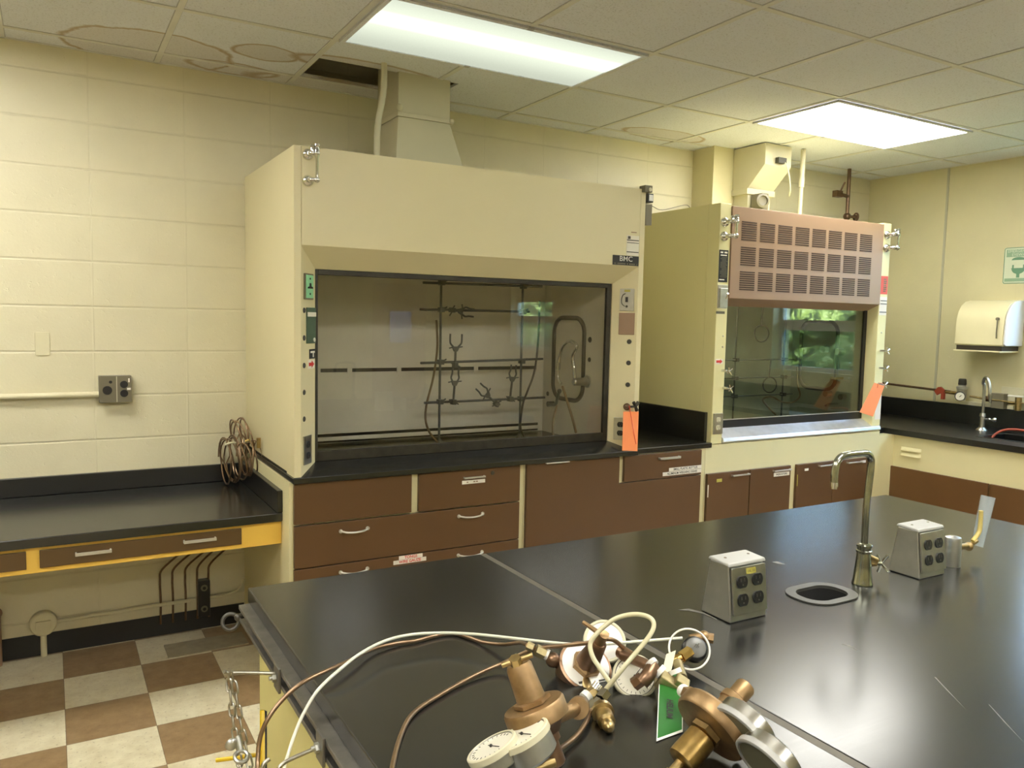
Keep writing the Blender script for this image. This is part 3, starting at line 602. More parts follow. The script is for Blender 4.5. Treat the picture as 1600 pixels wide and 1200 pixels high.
# name plate and stickers on the front panel
p = part(H, 'name_plate', MB().box((2.447, yf - 0.004, 1.8745), (2.612, yf - 0.001, 1.923)), 'ink', 0.0008)
text(p, 'BMC', 0.036, Fr((2.530, yf - 0.0045, 1.906), (1, 0, 0), (0, 0, 1)), 'white', sx=1.15, w=0.0001)
mb = MB()
random.seed(3)
x = 2.456
while x < 2.60:
    wd = random.uniform(0.003, 0.007)
    if random.random() > 0.12: mb.box((x, yf - 0.0045, 1.8785), (x + wd, yf - 0.004, 1.8855))
    x += wd + 0.0022
part(p, 'small_print', mb, 'greyp')
p = part(H, 'inspection_label', MB().box((2.532, yf - 0.002, 1.926), (2.612, yf - 0.001, 2.026)), 'paper')
part(p, 'label_print', MB().box((2.534, yf - 0.003, 2.000), (2.610, yf - 0.002, 2.0045)).box((2.534, yf - 0.003, 1.988), (2.610, yf - 0.002, 1.991)).box((2.534, yf - 0.003, 1.941), (2.610, yf - 0.002, 1.945)).box((2.54, yf - 0.003, 2.008), (2.556, yf - 0.002, 2.022)), 'darkg')
part(H, 'small_tape', MB().box((2.560, yf - 0.002, 2.040), (2.594, yf - 0.001, 2.045)), 'brown2')
fixture(H, 0.912, yf - 0.001, 2.232, 2.128)

# base cabinets under the wide hood
def cabinet(name, label, x0, x1, z1=0.896, sides='cream', yb=YW - 0.01):
    t = thing(name, label, 'cabinet', ((x0 + x1) / 2, 3.6, 0), 'base cabinets along the block wall')
    part(t, 'body', MB().box((x0, 3.271, 0.10), (x1, yb, z1)).box((x0 + 0.01, 3.34, 0.0), (x1 - 0.01, yb, 0.10)), sides, 0.001)
    return t
CB = cabinet('base_cabinet', 'brown drawer cabinet under the left half of the wide fume hood', 0.843, 1.974)
panel(CB, 'blank_panel', 0.860, 1.383, 0.722, 0.893); 
d = panel(CB, 'drawer', 1.417, 1.944, 0.720, 0.893); bar_pull(d, (1.638, 3.251, 0.857), (1.748, 3.251, 0.857), out=0.016, h=0.008)
q = part(d, 'drawer_label', MB().box((1.632, 3.2495, 0.8265), (1.752, 3.2508, 0.8435)), 'paper'); part(d, 'faded_print', MB().box((1.655, 3.249, 0.8325), (1.664, 3.2495, 0.8375)).box((1.690, 3.249, 0.8325), (1.700, 3.2495, 0.8385)).box((1.704, 3.249, 0.8325), (1.713, 3.2495, 0.8385)), 'brown2')
part(d, 'lock', MB().lathe((1.792, 3.251, 0.868), (0, -1, 0), [(0, 0.010), (0.003, 0.009), (0.0035, 0.004)], 18), 'darkg')
d = panel(CB, 'drawer', 0.860, 1.944, 0.534, 0.714); arch_pull(d, (1.057, 3.251, 0.674), (1.177, 3.251, 0.674)); arch_pull(d, (1.618, 3.251, 0.679), (1.742, 3.251, 0.679))
d = panel(CB, 'drawer', 0.860, 1.944, 0.352, 0.530); arch_pull(d, (1.057, 3.251, 0.495), (1.177, 3.251, 0.495)); arch_pull(d, (1.618, 3.251, 0.495), (1.742, 3.251, 0.495))
for (a, b, z0, z1, s) in ((1.324, 1.438, 0.512, 0.529, 'TONGS'), (1.298, 1.456, 0.493, 0.511, 'WIRE GAUZE')):
    q = part(d, 'drawer_label', MB().box((a, 3.2495, z0), (b, 3.2508, z1)), 'paper'); text(d, s, 0.0178, Fr(((a + b) / 2, 3.249, (z0 + z1) / 2), (1, 0, 0), (0, 0, 1)), 'red', sx=1.0, w=0.0005)
d = panel(CB, 'drawer', 0.860, 1.944, 0.12, 0.346); arch_pull(d, (1.057, 3.251, 0.30), (1.177, 3.251, 0.30)); arch_pull(d, (1.618, 3.251, 0.30), (1.742, 3.251, 0.30))
CB = cabinet('base_cabinet', 'brown cabinet with one labelled drawer left of the louvred fume hood', 1.976, 3.156)
d = part(CB, 'door', MB().prism([(1.982, 3.251, 0.12), (3.113, 3.251, 0.12), (3.113, 3.251, 0.752), (2.544, 3.251, 0.752), (2.544, 3.251, 0.893), (1.982, 3.251, 0.893)], (0, 0.019, 0)), 'brown', 0.0025); bar_pull(d, (2.086, 3.251, 0.893), (2.22, 3.251, 0.893), out=0.016, h=0.006)
d = panel(CB, 'drawer', 2.576, 3.113, 0.756, 0.893); bar_pull(d, (2.800, 3.251, 0.866), (2.944, 3.251, 0.866), out=0.02, h=0.012)
for (a, b, z0, z1, s) in ((2.878, 3.112, 0.789, 0.808, 'SMALL PLASTIC BOTTLES'), (2.835, 3.112, 0.767, 0.787, 'ALUMINUM WEIGHING DISHES')):
    q = part(d, 'drawer_label', MB().box((a, 3.2495, z0), (b, 3.2508, z1)), 'paper'); text(d, s, 0.0172, Fr(((a + b) / 2, 3.249, (z0 + z1) / 2), (1, 0, 0), (0, 0, 1)), 'ink', sx=0.90, w=0.0004)
# cabinet under the louvred hood
CB = cabinet('base_cabinet', 'cream topped brown door cabinet under the louvred fume hood', 3.158, 4.69, 0.912)
for i, (a, b) in enumerate(((3.164, 3.491), (3.496, 3.838), (3.893, 4.222), (4.227, 4.557))):
    d = panel(CB, 'door', a, b, 0.12, 0.751)
    hx = ((3.341, 3.478), (3.679, 3.826), (4.079, 4.213), (4.345, 4.488))[i]
    bar_pull(d, (hx[0], 3.251, 0.730), (hx[1], 3.251, 0.730), out=0.02, h=0.009)
    if i == 0: part(d, 'tape_label', MB().box((3.232, 3.2495, 0.700), (3.272, 3.2508, 0.718)), 'ylabel'); part(d, 'hinge_strip', MB().box((3.166, 3.2495, 0.62), (3.172, 3.2508, 0.69)), 'paper')
    if i == 1:
        part(d, 'drawer_label', MB().box((3.690, 3.2495, 0.694), (3.824, 3.2508, 0.716)), 'paper'); text(d, 'INDICATORS', 0.016, Fr((3.757, 3.249, 0.705), (1, 0, 0), (0, 0, 1)), 'ink', w=0.0004)
    if i == 2: part(d, 'tape_label', MB().box((3.958, 3.2495, 0.708), (3.992, 3.2508, 0.722)), 'paper'); part(d, 'hinge_strip', MB().box((3.895, 3.2495, 0.62), (3.900, 3.2508, 0.69)), 'ylabel')
    if i == 3: part(d, 'tape_label', MB().box((4.500, 3.2495, 0.718), (4.535, 3.2508, 0.734)), 'paper')

# counter between the two hoods
SC = thing('worktop', 'short black worktop in the gap between the two fume hoods', 'worktop', (2.92, 3.7, 0.912))
part(SC, 'slab', MB().box((2.655, 3.258, 0.898), (3.193, YW - 0.006, 0.926)), 'black', 0.003)
part(SC, 'side_splash', MB().box((3.170, 3.30, 0.926), (3.192, YW - 0.026, 1.093)), 'black', 0.003)
part(SC, 'back_splash', MB().box((2.655, YW - 0.026, 0.926), (3.192, YW - 0.004, 1.055)), 'black', 0.003)
# small devices at the right top corner of the wide hood
DV = thing('alarm_sensor', 'small dark sensor boxes at the right top corner of the wide fume hood', 'sensor', (2.68, 3.3, 2.25))
part(DV, 'bracket', MB().prism([(2.7950, 3.4200, 2.2230), (2.8390, 3.4200, 2.2270), (2.8390, 3.4200, 2.1140), (2.8000, 3.4200, 2.1110)], (0, 0.012, 0)), 'greyp')
b0 = V((2.6280, 3.2500, 2.2510)); part(DV, 'sensor_box', MB().box((b0.x - 0.008, 3.215, b0.z - 0.004), (b0.x + 0.040, 3.262, b0.z + 0.030)), 'greyp', 0.002)
part(DV, 'sensor_dial', MB().cyl((b0.x + 0.024, 3.2155, b0.z + 0.010), (b0.x + 0.024, 3.212, b0.z + 0.010), 0.010), 'ivory')
b0 = V((2.7210, 3.3000, 2.2330)); part(DV, 'timer_case', MB().box((b0.x - 0.020, 3.29, b0.z - 0.022), (b0.x + 0.018, 3.43, b0.z + 0.024)), 'blackp', 0.003)
part(DV, 'timer_face', MB().box((b0.x - 0.013, 3.288, b0.z - 0.014), (b0.x + 0.013, 3.29, b0.z + 0.017)), 'steel')
part(DV, 'thin_wire', MB().tube([(2.8390, 3.4200, 2.2170), (2.9460, 3.4600, 2.2100), (3.16, 3.52, 2.262), (3.22, 3.54, 2.255)], 0.002, 6, smooth=5), 'greyp')

# ================================================================ louvred fume hood
K = thing('fume_hood', 'cream fume hood with brown louvred front panel by the far corner', 'fume hood', (3.94, 3.7, 0.915))
a0, a1, yk, zk = 3.195, 4.685, 3.27, 2.25
part(K, 'side_panel', MB().box((a0, yk + 0.09, 0.915), (a0 + 0.02, YW - 0.005, zk)), 'hood2')
part(K, 'side_panel', MB().box((a1 - 0.02, yk + 0.09, 0.915), (a1, YW - 0.005, zk)), 'hood2')
part(K, 'top_panel', MB().box((a0 + 0.02, yk + 0.015, zk - 0.03), (a1 - 0.02, 3.965, zk - 0.012)), 'hood2')
part(K, 'front_post', MB().box((a0, yk, 0.915), (3.278, yk + 0.09, zk)), 'hood2', 0.003, label='left front post with black sign and switch')
part(K, 'front_post', MB().box((4.603, yk, 0.915), (a1, yk + 0.09, zk)), 'hood2', 0.003, label='right front post with chrome star knobs')
lp = part(K, 'louvre_panel', MB().prism([(3.280, yk - 0.008, 1.733), (3.280, yk - 0.008, 2.240), (3.280, yk + 0.010, 2.240), (3.280, yk + 0.085, 2.2), (3.280, yk + 0.085, 1.690)], (1.321, 0, 0)), 'brown2', 0.002)
for c in range(8):
    for r, (zb, zt_) in enumerate(((2.054, 2.170), (1.915, 2.029), (1.777, 1.893))):
        xa = 3.353 + c * 0.1455; n = 9; mb = MB()
        for i in range(n):
            z = zb + 0.004 + i * (zt_ - zb - 0.006) / n
            mb.box((xa, yk - 0.0095, z), (xa + 0.117, yk - 0.0082, z + 0.0068))
        part(lp, 'vent_slots', mb, 'ventdark')
sash = part(K, 'sash', MB().box((3.280, 3.347, 0.99), (3.292, 3.362, 1.70)).box((4.570, 3.347, 0.99), (4.601, 3.362, 1.70)).box((3.292, 3.347, 0.985), (4.570, 3.362, 1.035)), 'blackp', 0.002)
part(sash, 'glass_pane', MB().box((3.292, 3.352, 1.035), (4.570, 3.357, 1.70)), 'glass2')
part(sash, 'rail_edge', MB().box((3.292, 3.344, 1.035), (4.570, 3.350, 1.039)), 'handle')
part(K, 'airfoil_sill', MB().prism([(3.280, 3.266, 0.918), (3.280, 3.256, 0.926), (3.280, 3.262, 0.945), (3.280, 3.345, 0.990), (3.280, 3.360, 0.985), (3.280, 3.360, 0.918)], (1.40, 0, 0)), 'silver', 0.002)
part(K, 'liner', MB().box((3.282, 3.366, 0.918), (3.290, 3.94, 1.95)).box((4.601, 3.366, 0.918), (4.607, 3.94, 1.95)).box((3.282, 3.94, 0.918), (4.607, 3.948, 1.95)).box((3.282, 3.366, 1.95), (4.607, 3.948, 1.958)), 'liner2')
part(K, 'floor_pan', MB().box((3.282, 3.362, 0.918), (4.607, 3.94, 0.935)), 'black2')
part(K, 'access_gasket', MB().tube([(4.597, a, b) for a, b in rr2(3.56, 1.155, 3.86, 1.62, 0.08, 8)], 0.013, 10, True), 'rubber')
part(K, 'pipe_chase', MB().box((4.59, 3.44, 0.935), (4.600, 3.545, 1.14)), 'liner2')
vb = part(K, 'valve_cluster', MB().cyl((4.60, 3.52, 1.42), (4.54, 3.52, 1.42), 0.022).cyl((4.60, 3.64, 1.43), (4.55, 3.64, 1.43), 0.020).cyl((4.60, 3.60, 1.13), (4.55, 3.60, 1.13), 0.020).cyl((4.60, 3.48, 1.12), (4.55, 3.48, 1.12), 0.020), 'greyp')
part(vb, 'brass_plate', MB().box((4.52, 3.50, 1.235), (4.60, 3.54, 1.250)), 'brassb')
part(vb, 'chrome_spout', MB().tube([(4.58, 3.52, 1.07), (4.50, 3.52, 1.07), (4.46, 3.52, 1.06)], 0.008, 10, smooth=4), 'chrome')
L2 = thing('rod_lattice', 'dark rod lattice standing inside the louvred fume hood', 'lattice', (3.9, 3.8, 0.935))
for x in (3.90, 4.36): rod(L2, (x, 3.80, 0.935), (x, 3.80, 1.90), 0.006)
for z in (1.115, 1.235, 1.355): rod(L2, (3.45, 3.79, z), (4.45, 3.79, z), 0.005)
mb = MB()
for x in (3.90, 4.36):
    for z in (1.115, 1.235, 1.355): mb.box((x - 0.012, 3.775, z - 0.012), (x + 0.012, 3.812, z + 0.012))
part(L2, 'rod_clamps', mb, 'iron')
for c, R_, lab in (((4.20, 3.77, 1.185), 0.052, 'iron ring held upright low on the lattice of the louvred fume hood'), ((4.10, 3.77, 1.53), 0.055, 'iron ring held upright high behind the sash of the louvred fume hood')):
    t = thing('support_ring', lab, 'ring', c)
    part(t, 'ring', MB().torus(c, (0.25, 1, 0), R_, 0.0045, 32, 8), 'iron')
    part(t, 'stem', MB().cyl((c[0] - 0.012, c[1], c[2] + R_), (c[0] + 0.0, c[1] + 0.0, c[2] + R_ + 0.12), 0.0045), 'iron')
single('rubber_hose', 'pale hose looping behind the sash of the louvred fume hood', 'hose', MB().tube([(4.4340, 3.7500, 1.3060), (4.4370, 3.7400, 1.1880), (4.4450, 3.7200, 1.1100), (4.3600, 3.7000, 1.0710), (4.2480, 3.7000, 1.0750), (4.1700, 3.7200, 1.1100), (4.1080, 3.7400, 1.0930), (4.1380, 3.7200, 1.0420), (4.1920, 3.7000, 0.9910)], 0.006, 10, smooth=6), 'hose', (4.3600, 3.7000, 1.0710))
# fittings on the posts
def lf(x, z, off=0.0): return Fr((x, yk - off, z), (1, 0, 0), (0, 0, 1))
fixture(K, 3.228, yk, 2.148, 2.070, 1, 1.25); fixture(K, 4.640, yk, 2.177, 2.093, 1, 1.25)
p = part(K, 'notice_sign', MB(lf(3.232, 1.908)).box((-0.034, -0.088, 0), (0.034, 0.088, 0.002)), 'ink')
mb = MB(lf(3.232, 1.908, 0.002)).box((-0.026, 0.070, 0), (-0.006, 0.079, 0.001)).box((0.004, 0.070, 0), (0.026, 0.079, 0.001)).box((-0.024, 0.056, 0), (0.022, 0.062, 0.001)).box((-0.028, -0.078, 0), (0.010, -0.072, 0.001))
part(p, 'sign_heading', mb, 'paper')
mb = MB(lf(3.232, 1.908, 0.002)); random.seed(5)
for i in range(17): mb.box((-0.024 + random.choice((0, 0, 0.01)), 0.046 - i * 0.0068, 0), (0.028 - random.random() * 0.012, 0.0482 - i * 0.0068, 0.001))
part(p, 'sign_lines', mb, 'greyp')
p = part(K, 'switch_plate', MB(lf(3.234, 1.745)).rrect(-0.036, -0.070, 0.036, 0.060, 0.003, 0, 0.005), 'steel', 0.001)
part(p, 'switch_box', MB(lf(3.236, 1.738, 0.005)).box((-0.030, -0.058, 0), (0.028, 0.048, 0.010)), 'alum', 0.002)
part(p, 'switch_lever', MB(lf(3.242, 1.735, 0.015)).cyl((0.006, -0.006, 0), (-0.002, 0.022, 0.022), 0.004, 0.0055), 'chrome')
part(p, 'name_strip', MB(lf(3.228, 1.652, -0.001)).box((-0.034, -0.007, 0), (0.030, 0.007, 0.002)), 'greyp')
for z in (1.522, 1.462): part(K, 'small_button', MB(lf(3.254, z)).lathe((0, 0, 0), (0, 0, 1), [(0, 0.006), (0.004, 0.005), (0.006, 0.002)], 14), 'ivory')
p = part(K, 'arrow_sticker', MB(lf(3.231, 1.380)).box((-0.027, -0.014, 0), (0.029, 0.014, 0.0015)), 'paper')
part(p, 'red_arrow', MB(lf(3.231, 1.380)).plate([(-0.022, -0.007), (0.006, -0.007), (0.006, -0.013), (0.024, 0), (0.006, 0.013), (0.006, 0.007), (-0.022, 0.007)], 0.0015, 0.0023), 'red')
for x, z in ((3.256, 1.329), (3.270, 1.231)):
    part(K, 'star_knob', cross_knob(MB(), (x + 0.012, yk - 0.045, z), (0.25, -1, 0.1), 0.026).cyl((x, yk, z), (x + 0.008, yk - 0.03, z), 0.008), 'chrome')
for z in (1.438, 1.326, 1.222):
    part(K, 'star_knob', cross_knob(MB(), (4.652, yk - 0.045, z), (0.25, -1, 0.1), 0.024).cyl((4.642, yk, z), (4.649, yk - 0.03, z), 0.008), 'chrome')
part(K, 'small_button', MB(lf(4.645, 1.555)).lathe((0, 0, 0), (0, 0, 1), [(0, 0.006), (0.004, 0.005), (0.006, 0.002)], 14), 'ivory')
duplex(K, lf(3.240, 1.030), 0.072, 0.118, 'steel', 'ivory')
p = part(K, 'red_sticker', MB(lf(4.643, 1.858)).box((-0.036, -0.058, 0), (0.036, 0.058, 0.0015)), 'redp')
mb = MB(lf(4.648, 1.858, 0.0015))
for i in range(7): mb.box((-0.012, -0.042 + i * 0.0125, 0), (0.012 + (i % 3) * 0.003, -0.034 + i * 0.0125, 0.001))
part(p, 'sticker_print', mb, 'bronzed')
p = part(K, 'record_card', MB(lf(4.645, 1.728)).box((-0.036, -0.062, 0), (0.036, 0.056, 0.0015)), 'paper')
part(p, 'card_print', MB(lf(4.645, 1.728, 0.0015)).box((-0.03, 0.028, 0), (0.034, 0.033, 0.001)).box((-0.03, 0.008, 0), (0.034, 0.013, 0.001)).box((-0.034, -0.045, 0), (0.034, -0.040, 0.001)), 'darkg')
part(K, 'paper_strip', MB(lf(4.652, 1.06)).box((-0.026, -0.07, 0), (0.030, 0.09, 0.0015)), 'paper')
TG = single('hang_tag', 'orange card tag hanging crooked from a star knob of the louvred fume hood', 'tag', MB().prism([(4.4900, 3.1900, 1.2400), (4.5940, 3.1900, 1.2170), (4.4830, 3.1800, 1.0260), (4.3490, 3.1800, 1.0600)], (0, 0.0008, 0)), 'orange', (4.5290, 3.1900, 1.2310))
part(TG, 'tag_string', MB().tube([(4.655, 3.222, 1.218), (4.5330, 3.1890, 1.2390), (4.5200, 3.1870, 1.2070)], 0.0012, 8, smooth=3), 'redp')

# ================================================================ ducts and pipes above the hoods
D1 = thing('exhaust_duct', 'square painted exhaust duct rising from the wide fume hood into the ceiling', 'duct', (1.6, 3.8, 2.263))
part(D1, 'upper_section', MB().box((1.462, 3.652, 2.565), (1.735, 3.93, 3.34)), 'duct', 0.003)
part(D1, 'lower_section', MB().hexa([(1.445, 3.64, 2.264), (1.835, 3.64, 2.264), (1.835, 3.96, 2.264), (1.445, 3.96, 2.264)], [(1.462, 3.652, 2.545), (1.735, 3.652, 2.545), (1.735, 3.93, 2.545), (1.462, 3.93, 2.545)]), 'duct', 0.003)
part(D1, 'joint_flange', MB().box((1.457, 3.645, 2.545), (1.741, 3.936, 2.566)), 'duct', 0.002)
part(D1, 'flange_knob', MB().ball((1.466, 3.643, 2.585), 0.016).ball((1.742, 3.648, 2.556), 0.014), 'duct')
D2 = thing('exhaust_duct', 'offset painted exhaust duct sloping down to the louvred fume hood', 'duct', (4.1, 3.8, 2.24))
yb = 3.965
part(D2, 'upper_section', MB().prism([(3.975, 3.692, ZC - 0.006), (3.975, 3.692, 2.612), (3.975, 3.832, 2.475), (3.975, yb, 2.475), (3.975, yb, ZC - 0.006)], (0.24, 0, 0)), 'duct', 0.003)
part(D2, 'lower_section', MB().box((3.990, 3.842, 2.24), (4.20, yb, 2.455)), 'duct', 0.003)
part(D2, 'joint_flange', MB().box((3.966, 3.826, 2.440), (4.225, yb, 2.478)), 'duct', 0.003)
part(D2, 'thermostat_box', MB().box((4.0630, 3.6900, 2.6260), (V((4.1370, 3.6900, 2.5850)).x, 3.66, V((4.1260, 3.6900, 2.6610)).z)), 'darkg', 0.002)
part(D2, 'thin_cable', MB().tube([(4.1100, 3.6700, 2.6480), (4.1360, 3.6600, 2.6130), (4.1650, 3.6600, 2.5510), (4.2050, 3.6800, 2.4760), (4.2420, 3.7200, 2.4390)], 0.005, 8, smooth=5), 'ivory')
part(D2, 'blower_outlet', MB().lathe((4.0110, 3.7400, 2.3870), (-0.35, -1, 0), [(0, 0.045), (0.02, 0.045), (0.024, 0.032), (0.012, 0.030), (0.010, 0.012)], 24).box((V((4.0110, 3.7400, 2.3870)).x, 3.735, 2.24), (V((4.0110, 3.7400, 2.3870)).x + 0.055, 3.83, V((4.0100, 3.7400, 2.4080)).z + 0.03)), 'greyp')
single('conduit', 'bent cream conduit between the ceiling and the wide fume hood', 'pipe', MB().tube([(1.3610, 3.5800, 2.7730), (1.3620, 3.5800, 2.7150), (1.3620, 3.5800, 2.6470), (1.3530, 3.5800, 2.5820), (1.3360, 3.5800, 2.4930), (1.3300, 3.5800, 2.4140), (1.3290, 3.5800, 2.3530), (1.327, 3.58, 2.266)], 0.0145, 14, smooth=6), 'duct', (1.3300, 3.5800, 2.4140))
p = thing('conduit', 'straight pale conduit between the ceiling and the louvred fume hood', 'pipe', (4.33, 3.70, 2.24))
part(p, 'pipe', MB().cyl((4.325, 3.70, 2.236), (4.335, 3.70, ZC - 0.006), 0.0135, n=16), 'duct')
part(p, 'coupling', MB().cyl((4.329, 3.70, 2.50), (4.331, 3.70, 2.56), 0.019, n=16).cyl((4.331, 3.70, 2.56), (4.335, 3.70, ZC - 0.006), 0.016, n=16), 'duct')
p = thing('valve_pipe', 'dark pipe with round handwheel dropping from the ceiling at the far corner', 'pipe', (5.1, 3.95, 2.3))
P0 = V((5.1230, 3.9500, 2.7030)); 
part(p, 'pipe', MB().cyl((5.13, 3.95, 2.10), (5.13, 3.95, ZC - 0.006), 0.0135, n=14).cyl((5.13, 3.95, 2.545), (5.13 - 0.10, 3.95, 2.555), 0.013, n=12).box((5.13 - 0.15, 3.93, 2.53), (5.13 - 0.085, 3.97, 2.575)), 'bronzed')
part(p, 'handwheel', MB().cyl((5.13, 3.95, 2.40), (5.20, 3.93, 2.40), 0.010).ball((5.13, 3.95, 2.40), 0.028).torus((5.205, 3.93, 2.40), (1, -0.3, 0), 0.026, 0.007, 20, 8).ball((5.205, 3.93, 2.40), 0.014), 'bronzed')
part(p, 'side_lever', MB().cyl((5.03, 3.95, 2.555), (5.06, 3.93, 2.64), 0.006), 'bronzed')

# ================================================================ low desk on the left
DK = thing('low_desk', 'low black topped desk with yellow apron and brown drawers along the block wall', 'desk', (-0.4, 3.8, 0))
part(DK, 'desktop', MB().box((-1.9, 3.372, 0.712), (0.843, YW - 0.004, 0.750)), 'black', 0.004)
part(DK, 'back_splash', MB().box((-1.9, YW - 0.026, 0.7505), (0.818, YW - 0.004, 0.836)), 'black2', 0.003)
part(DK, 'side_splash', MB().box((0.820, 3.372, 0.7505), (0.843, YW - 0.004, 0.846)), 'black2', 0.003)
part(DK, 'apron', MB().box((-1.9, 3.392, 0.612), (0.842, 3.41, 0.712)).box((-1.9, 3.41, 0.612), (0.842, 3.44, 0.63)), 'yellow', 0.001)
for a, b in ((-0.051, 0.675), (-0.90, -0.093)):
    d = part(DK, 'drawer', MB().box((a, 3.380, 0.632), (b, 3.3915, 0.699)), 'dbrown', 0.002)
    part(d, 'drawer_box', MB().box((a + 0.02, 3.4105, 0.632), (b - 0.02, 3.90, 0.705)), 'dbrown')
    w = b - a
    for u, v_ in ((0.16, 0.33), (0.686, 0.858)): bar_pull(d, (a + u * w, 3.380, 0.672), (a + v_ * w, 3.380, 0.672), out=0.022, h=0.012)
part(DK, 'end_panel', MB().box((-1.9, 3.41, 0), (-1.88, YW - 0.01, 0.712)), 'yellow')
# strip along the side of the wide hood
# things on the block wall
p = single('wall_plate', 'blank painted plate on the block wall', 'wall plate', MB(Fr((-0.028, YW - 0.006, 1.437), (1, 0, 0), (0, 0, 1))).rrect(-0.029, -0.052, 0.029, 0.052, 0.004, -0.006, 0.0), 'wallp', (-0.028, YW, 1.437), bev=0.001)
p = thing('outlet_box', 'dark grey double outlet box on the block wall above the desk', 'outlet', (0.258, YW, 1.226))
part(p, 'box', MB().box((0.192, 4.118, 1.166), (0.328, YW - 0.001, 1.290)), 'greyp', 0.002)
f = Fr((0.226, 4.118, 1.228), (1, 0, 0), (0, 0, 1))
part(p, 'round_receptacle', MB(f).cyl((0, -0.004, 0), (0, -0.004, 0.004), 0.020).cyl((0.014, 0.034, 0), (0.014, 0.034, 0.003), 0.007), 'ink')
f = Fr((0.296, 4.118, 1.228), (1, 0, 0), (0, 0, 1))
part(p, 'duplex_receptacle', MB(f).cyl((0, 0.022, 0), (0, 0.022, 0.004), 0.017).cyl((0, -0.020, 0), (0, -0.020, 0.004), 0.017), 'ink')
part(p, 'paper_bits', MB(f).box((0.018, 0.032, 0.0), (0.024, 0.050, 0.005)).box((0.012, -0.004, 0.004), (0.028, 0.006, 0.006)), 'paper')
part(p, 'divider', MB(f).box((-0.032, -0.060, -0.0), (-0.029, 0.060, 0.0012)), 'ivory')
single('conduit', 'horizontal cream conduit running to the grey outlet box on the block wall', 'pipe', MB().cyl((-3.0, YW - 0.020, 1.196), (0.1915, YW - 0.020, 1.204), 0.0135, n=14), 'wallp', (-1, YW - 0.02, 1.2))
# below the desk
p = thing('junction_box', 'round pale junction box with a pipe down to the floor below the desk', 'junction box', (-0.055, YW, 0.155))
part(p, 'box', MB().lathe((-0.055, YW - 0.001, 0.155), (0, -1, 0), [(0, 0.056), (0.035, 0.056), (0.040, 0.050)], 28).box((-0.085, 4.118, 0.135), (-0.025, 4.13, 0.172)), 'wallp', 0.001)
part(p, 'floor_pipe', MB().cyl((-0.055, 4.145, 0.0), (-0.055, 4.145, 0.10), 0.013), 'wallp')
part(p, 'side_pipe', MB().tube([(0.0, 4.148, 0.155), (0.60, 4.148, 0.160)], 0.009, 10), 'wallp')
part(p, 'cable', MB().tube([(0.665, 4.148, 0.158), (0.74, 4.135, 0.165), (0.80, 4.11, 0.19), (0.825, 4.09, 0.25)], 0.007, 8, smooth=5), 'wallp')
p = thing('outlet_box', 'black upright outlet strip on the wall below the desk', 'outlet', (0.640, YW, 0.165))
part(p, 'box', MB().box((0.612, 4.12, 0.075), (0.668, YW - 0.001, 0.258)), 'blackp', 0.003)
part(p, 'round_receptacle', MB().cyl((0.640, 4.121, 0.222), (0.640, 4.116, 0.222), 0.016).cyl((0.640, 4.121, 0.115), (0.640, 4.116, 0.115), 0.016), 'greyp')
part(p, 'receptacle_centre', MB().cyl((0.640, 4.117, 0.222), (0.640, 4.113, 0.222), 0.008).cyl((0.640, 4.117, 0.115), (0.640, 4.113, 0.115), 0.008), 'ink')
for i, (xb, xt) in enumerate(((0.441, 0.545), (0.497, 0.601), (0.556, 0.664), (0.612, 0.706), (0.666, 0.765))):
    lab = ('first', 'second', 'third', 'fourth', 'fifth')[i]
    single('thin_gas_tube', '%s from the left of five thin tubes running down the wall below the desk' % lab, 'tube', MB().tube([(xt + 0.03, 4.152, 0.43), (xt, 4.152, 0.41), (xb + 0.012, 4.152, 0.335), (xb, 4.152, 0.28), (xb + 0.002, 4.152, 0.18), (xb, 4.150, 0.06)], 0.0052, 8, smooth=5), 'bronzed', (xb, 4.152, 0.1), 'thin tubes below the desk')
single('floor_pipe', 'short pinkish pipe standing on the floor at the wall below the left of the desk', 'pipe', MB().cyl((-0.235, 4.12, 0.0), (-0.235, 4.12, 0.24), 0.020).ball((-0.235, 4.12, 0.24), 0.026), 'brown2', (-0.235, 4.12, 0))
single('floor_patch', 'thin worn tile patch on the floor by the wall', 'plate', MB().box((0.44, 3.86, 0.0), (0.80, 4.02, 0.004)), 'patch', (0.62, 3.94, 0))  # worn patch of floor tile, modelled as a thin sheet

# copper coils on the desk's right end
def coil(label, c, R_, turns, dx, tilt, seed, ax=(1, 0, 0), ny=7):
    rnd = random.Random(seed); u, v_, w_ = axes(V(ax)); c = V(c); pts = []
    n = turns * 20
    for i in range(n + 1):
        a = 2 * PI * i / 20; k = i // 20; rr_ = R_ * (1 + 0.07 * math.sin(k * 2.3 + seed) + 0.03 * math.sin(a * 3 + k))
        pts.append(c + w_ * (dx * (i / n - 0.5) + 0.010 * math.sin(a + k * 1.7 + seed)) + u * (rr_ * math.cos(a)) + v_ * (rr_ * math.sin(a)))
    t = thing('copper_coil', label, 'coil', c, 'copper tubing coils on the desk')
    part(t, 'tubing', MB().tube(pts, 0.0036, 8), 'copper')
    return t
c1 = coil('tall coil of copper tubing standing leftmost on the desk corner, pale tie round it', (0.7600, 4.0300, 0.8770), 0.108, 6, 0.075, 0, 1, (1, 0.12, 0.05))
part(c1, 'tie', MB().tube([(0.7120, 3.9300, 0.9670), (0.7340, 3.9200, 0.9770), (0.7590, 3.9300, 0.9740)], 0.005, 8, smooth=3), 'ivory')
c2 = coil('copper tubing coil resting on top of the others against the wall', (0.8110, 4.0400, 0.9870), 0.088, 5, 0.065, 0, 2.4, (1, 0.1, 0.1))
c3 = coil('copper tubing coil at the right against the hood side with brass ends', (0.8240, 3.9000, 0.9000), 0.080, 6, 0.075, 0, 4.1, (1, 0.1, -0.05))
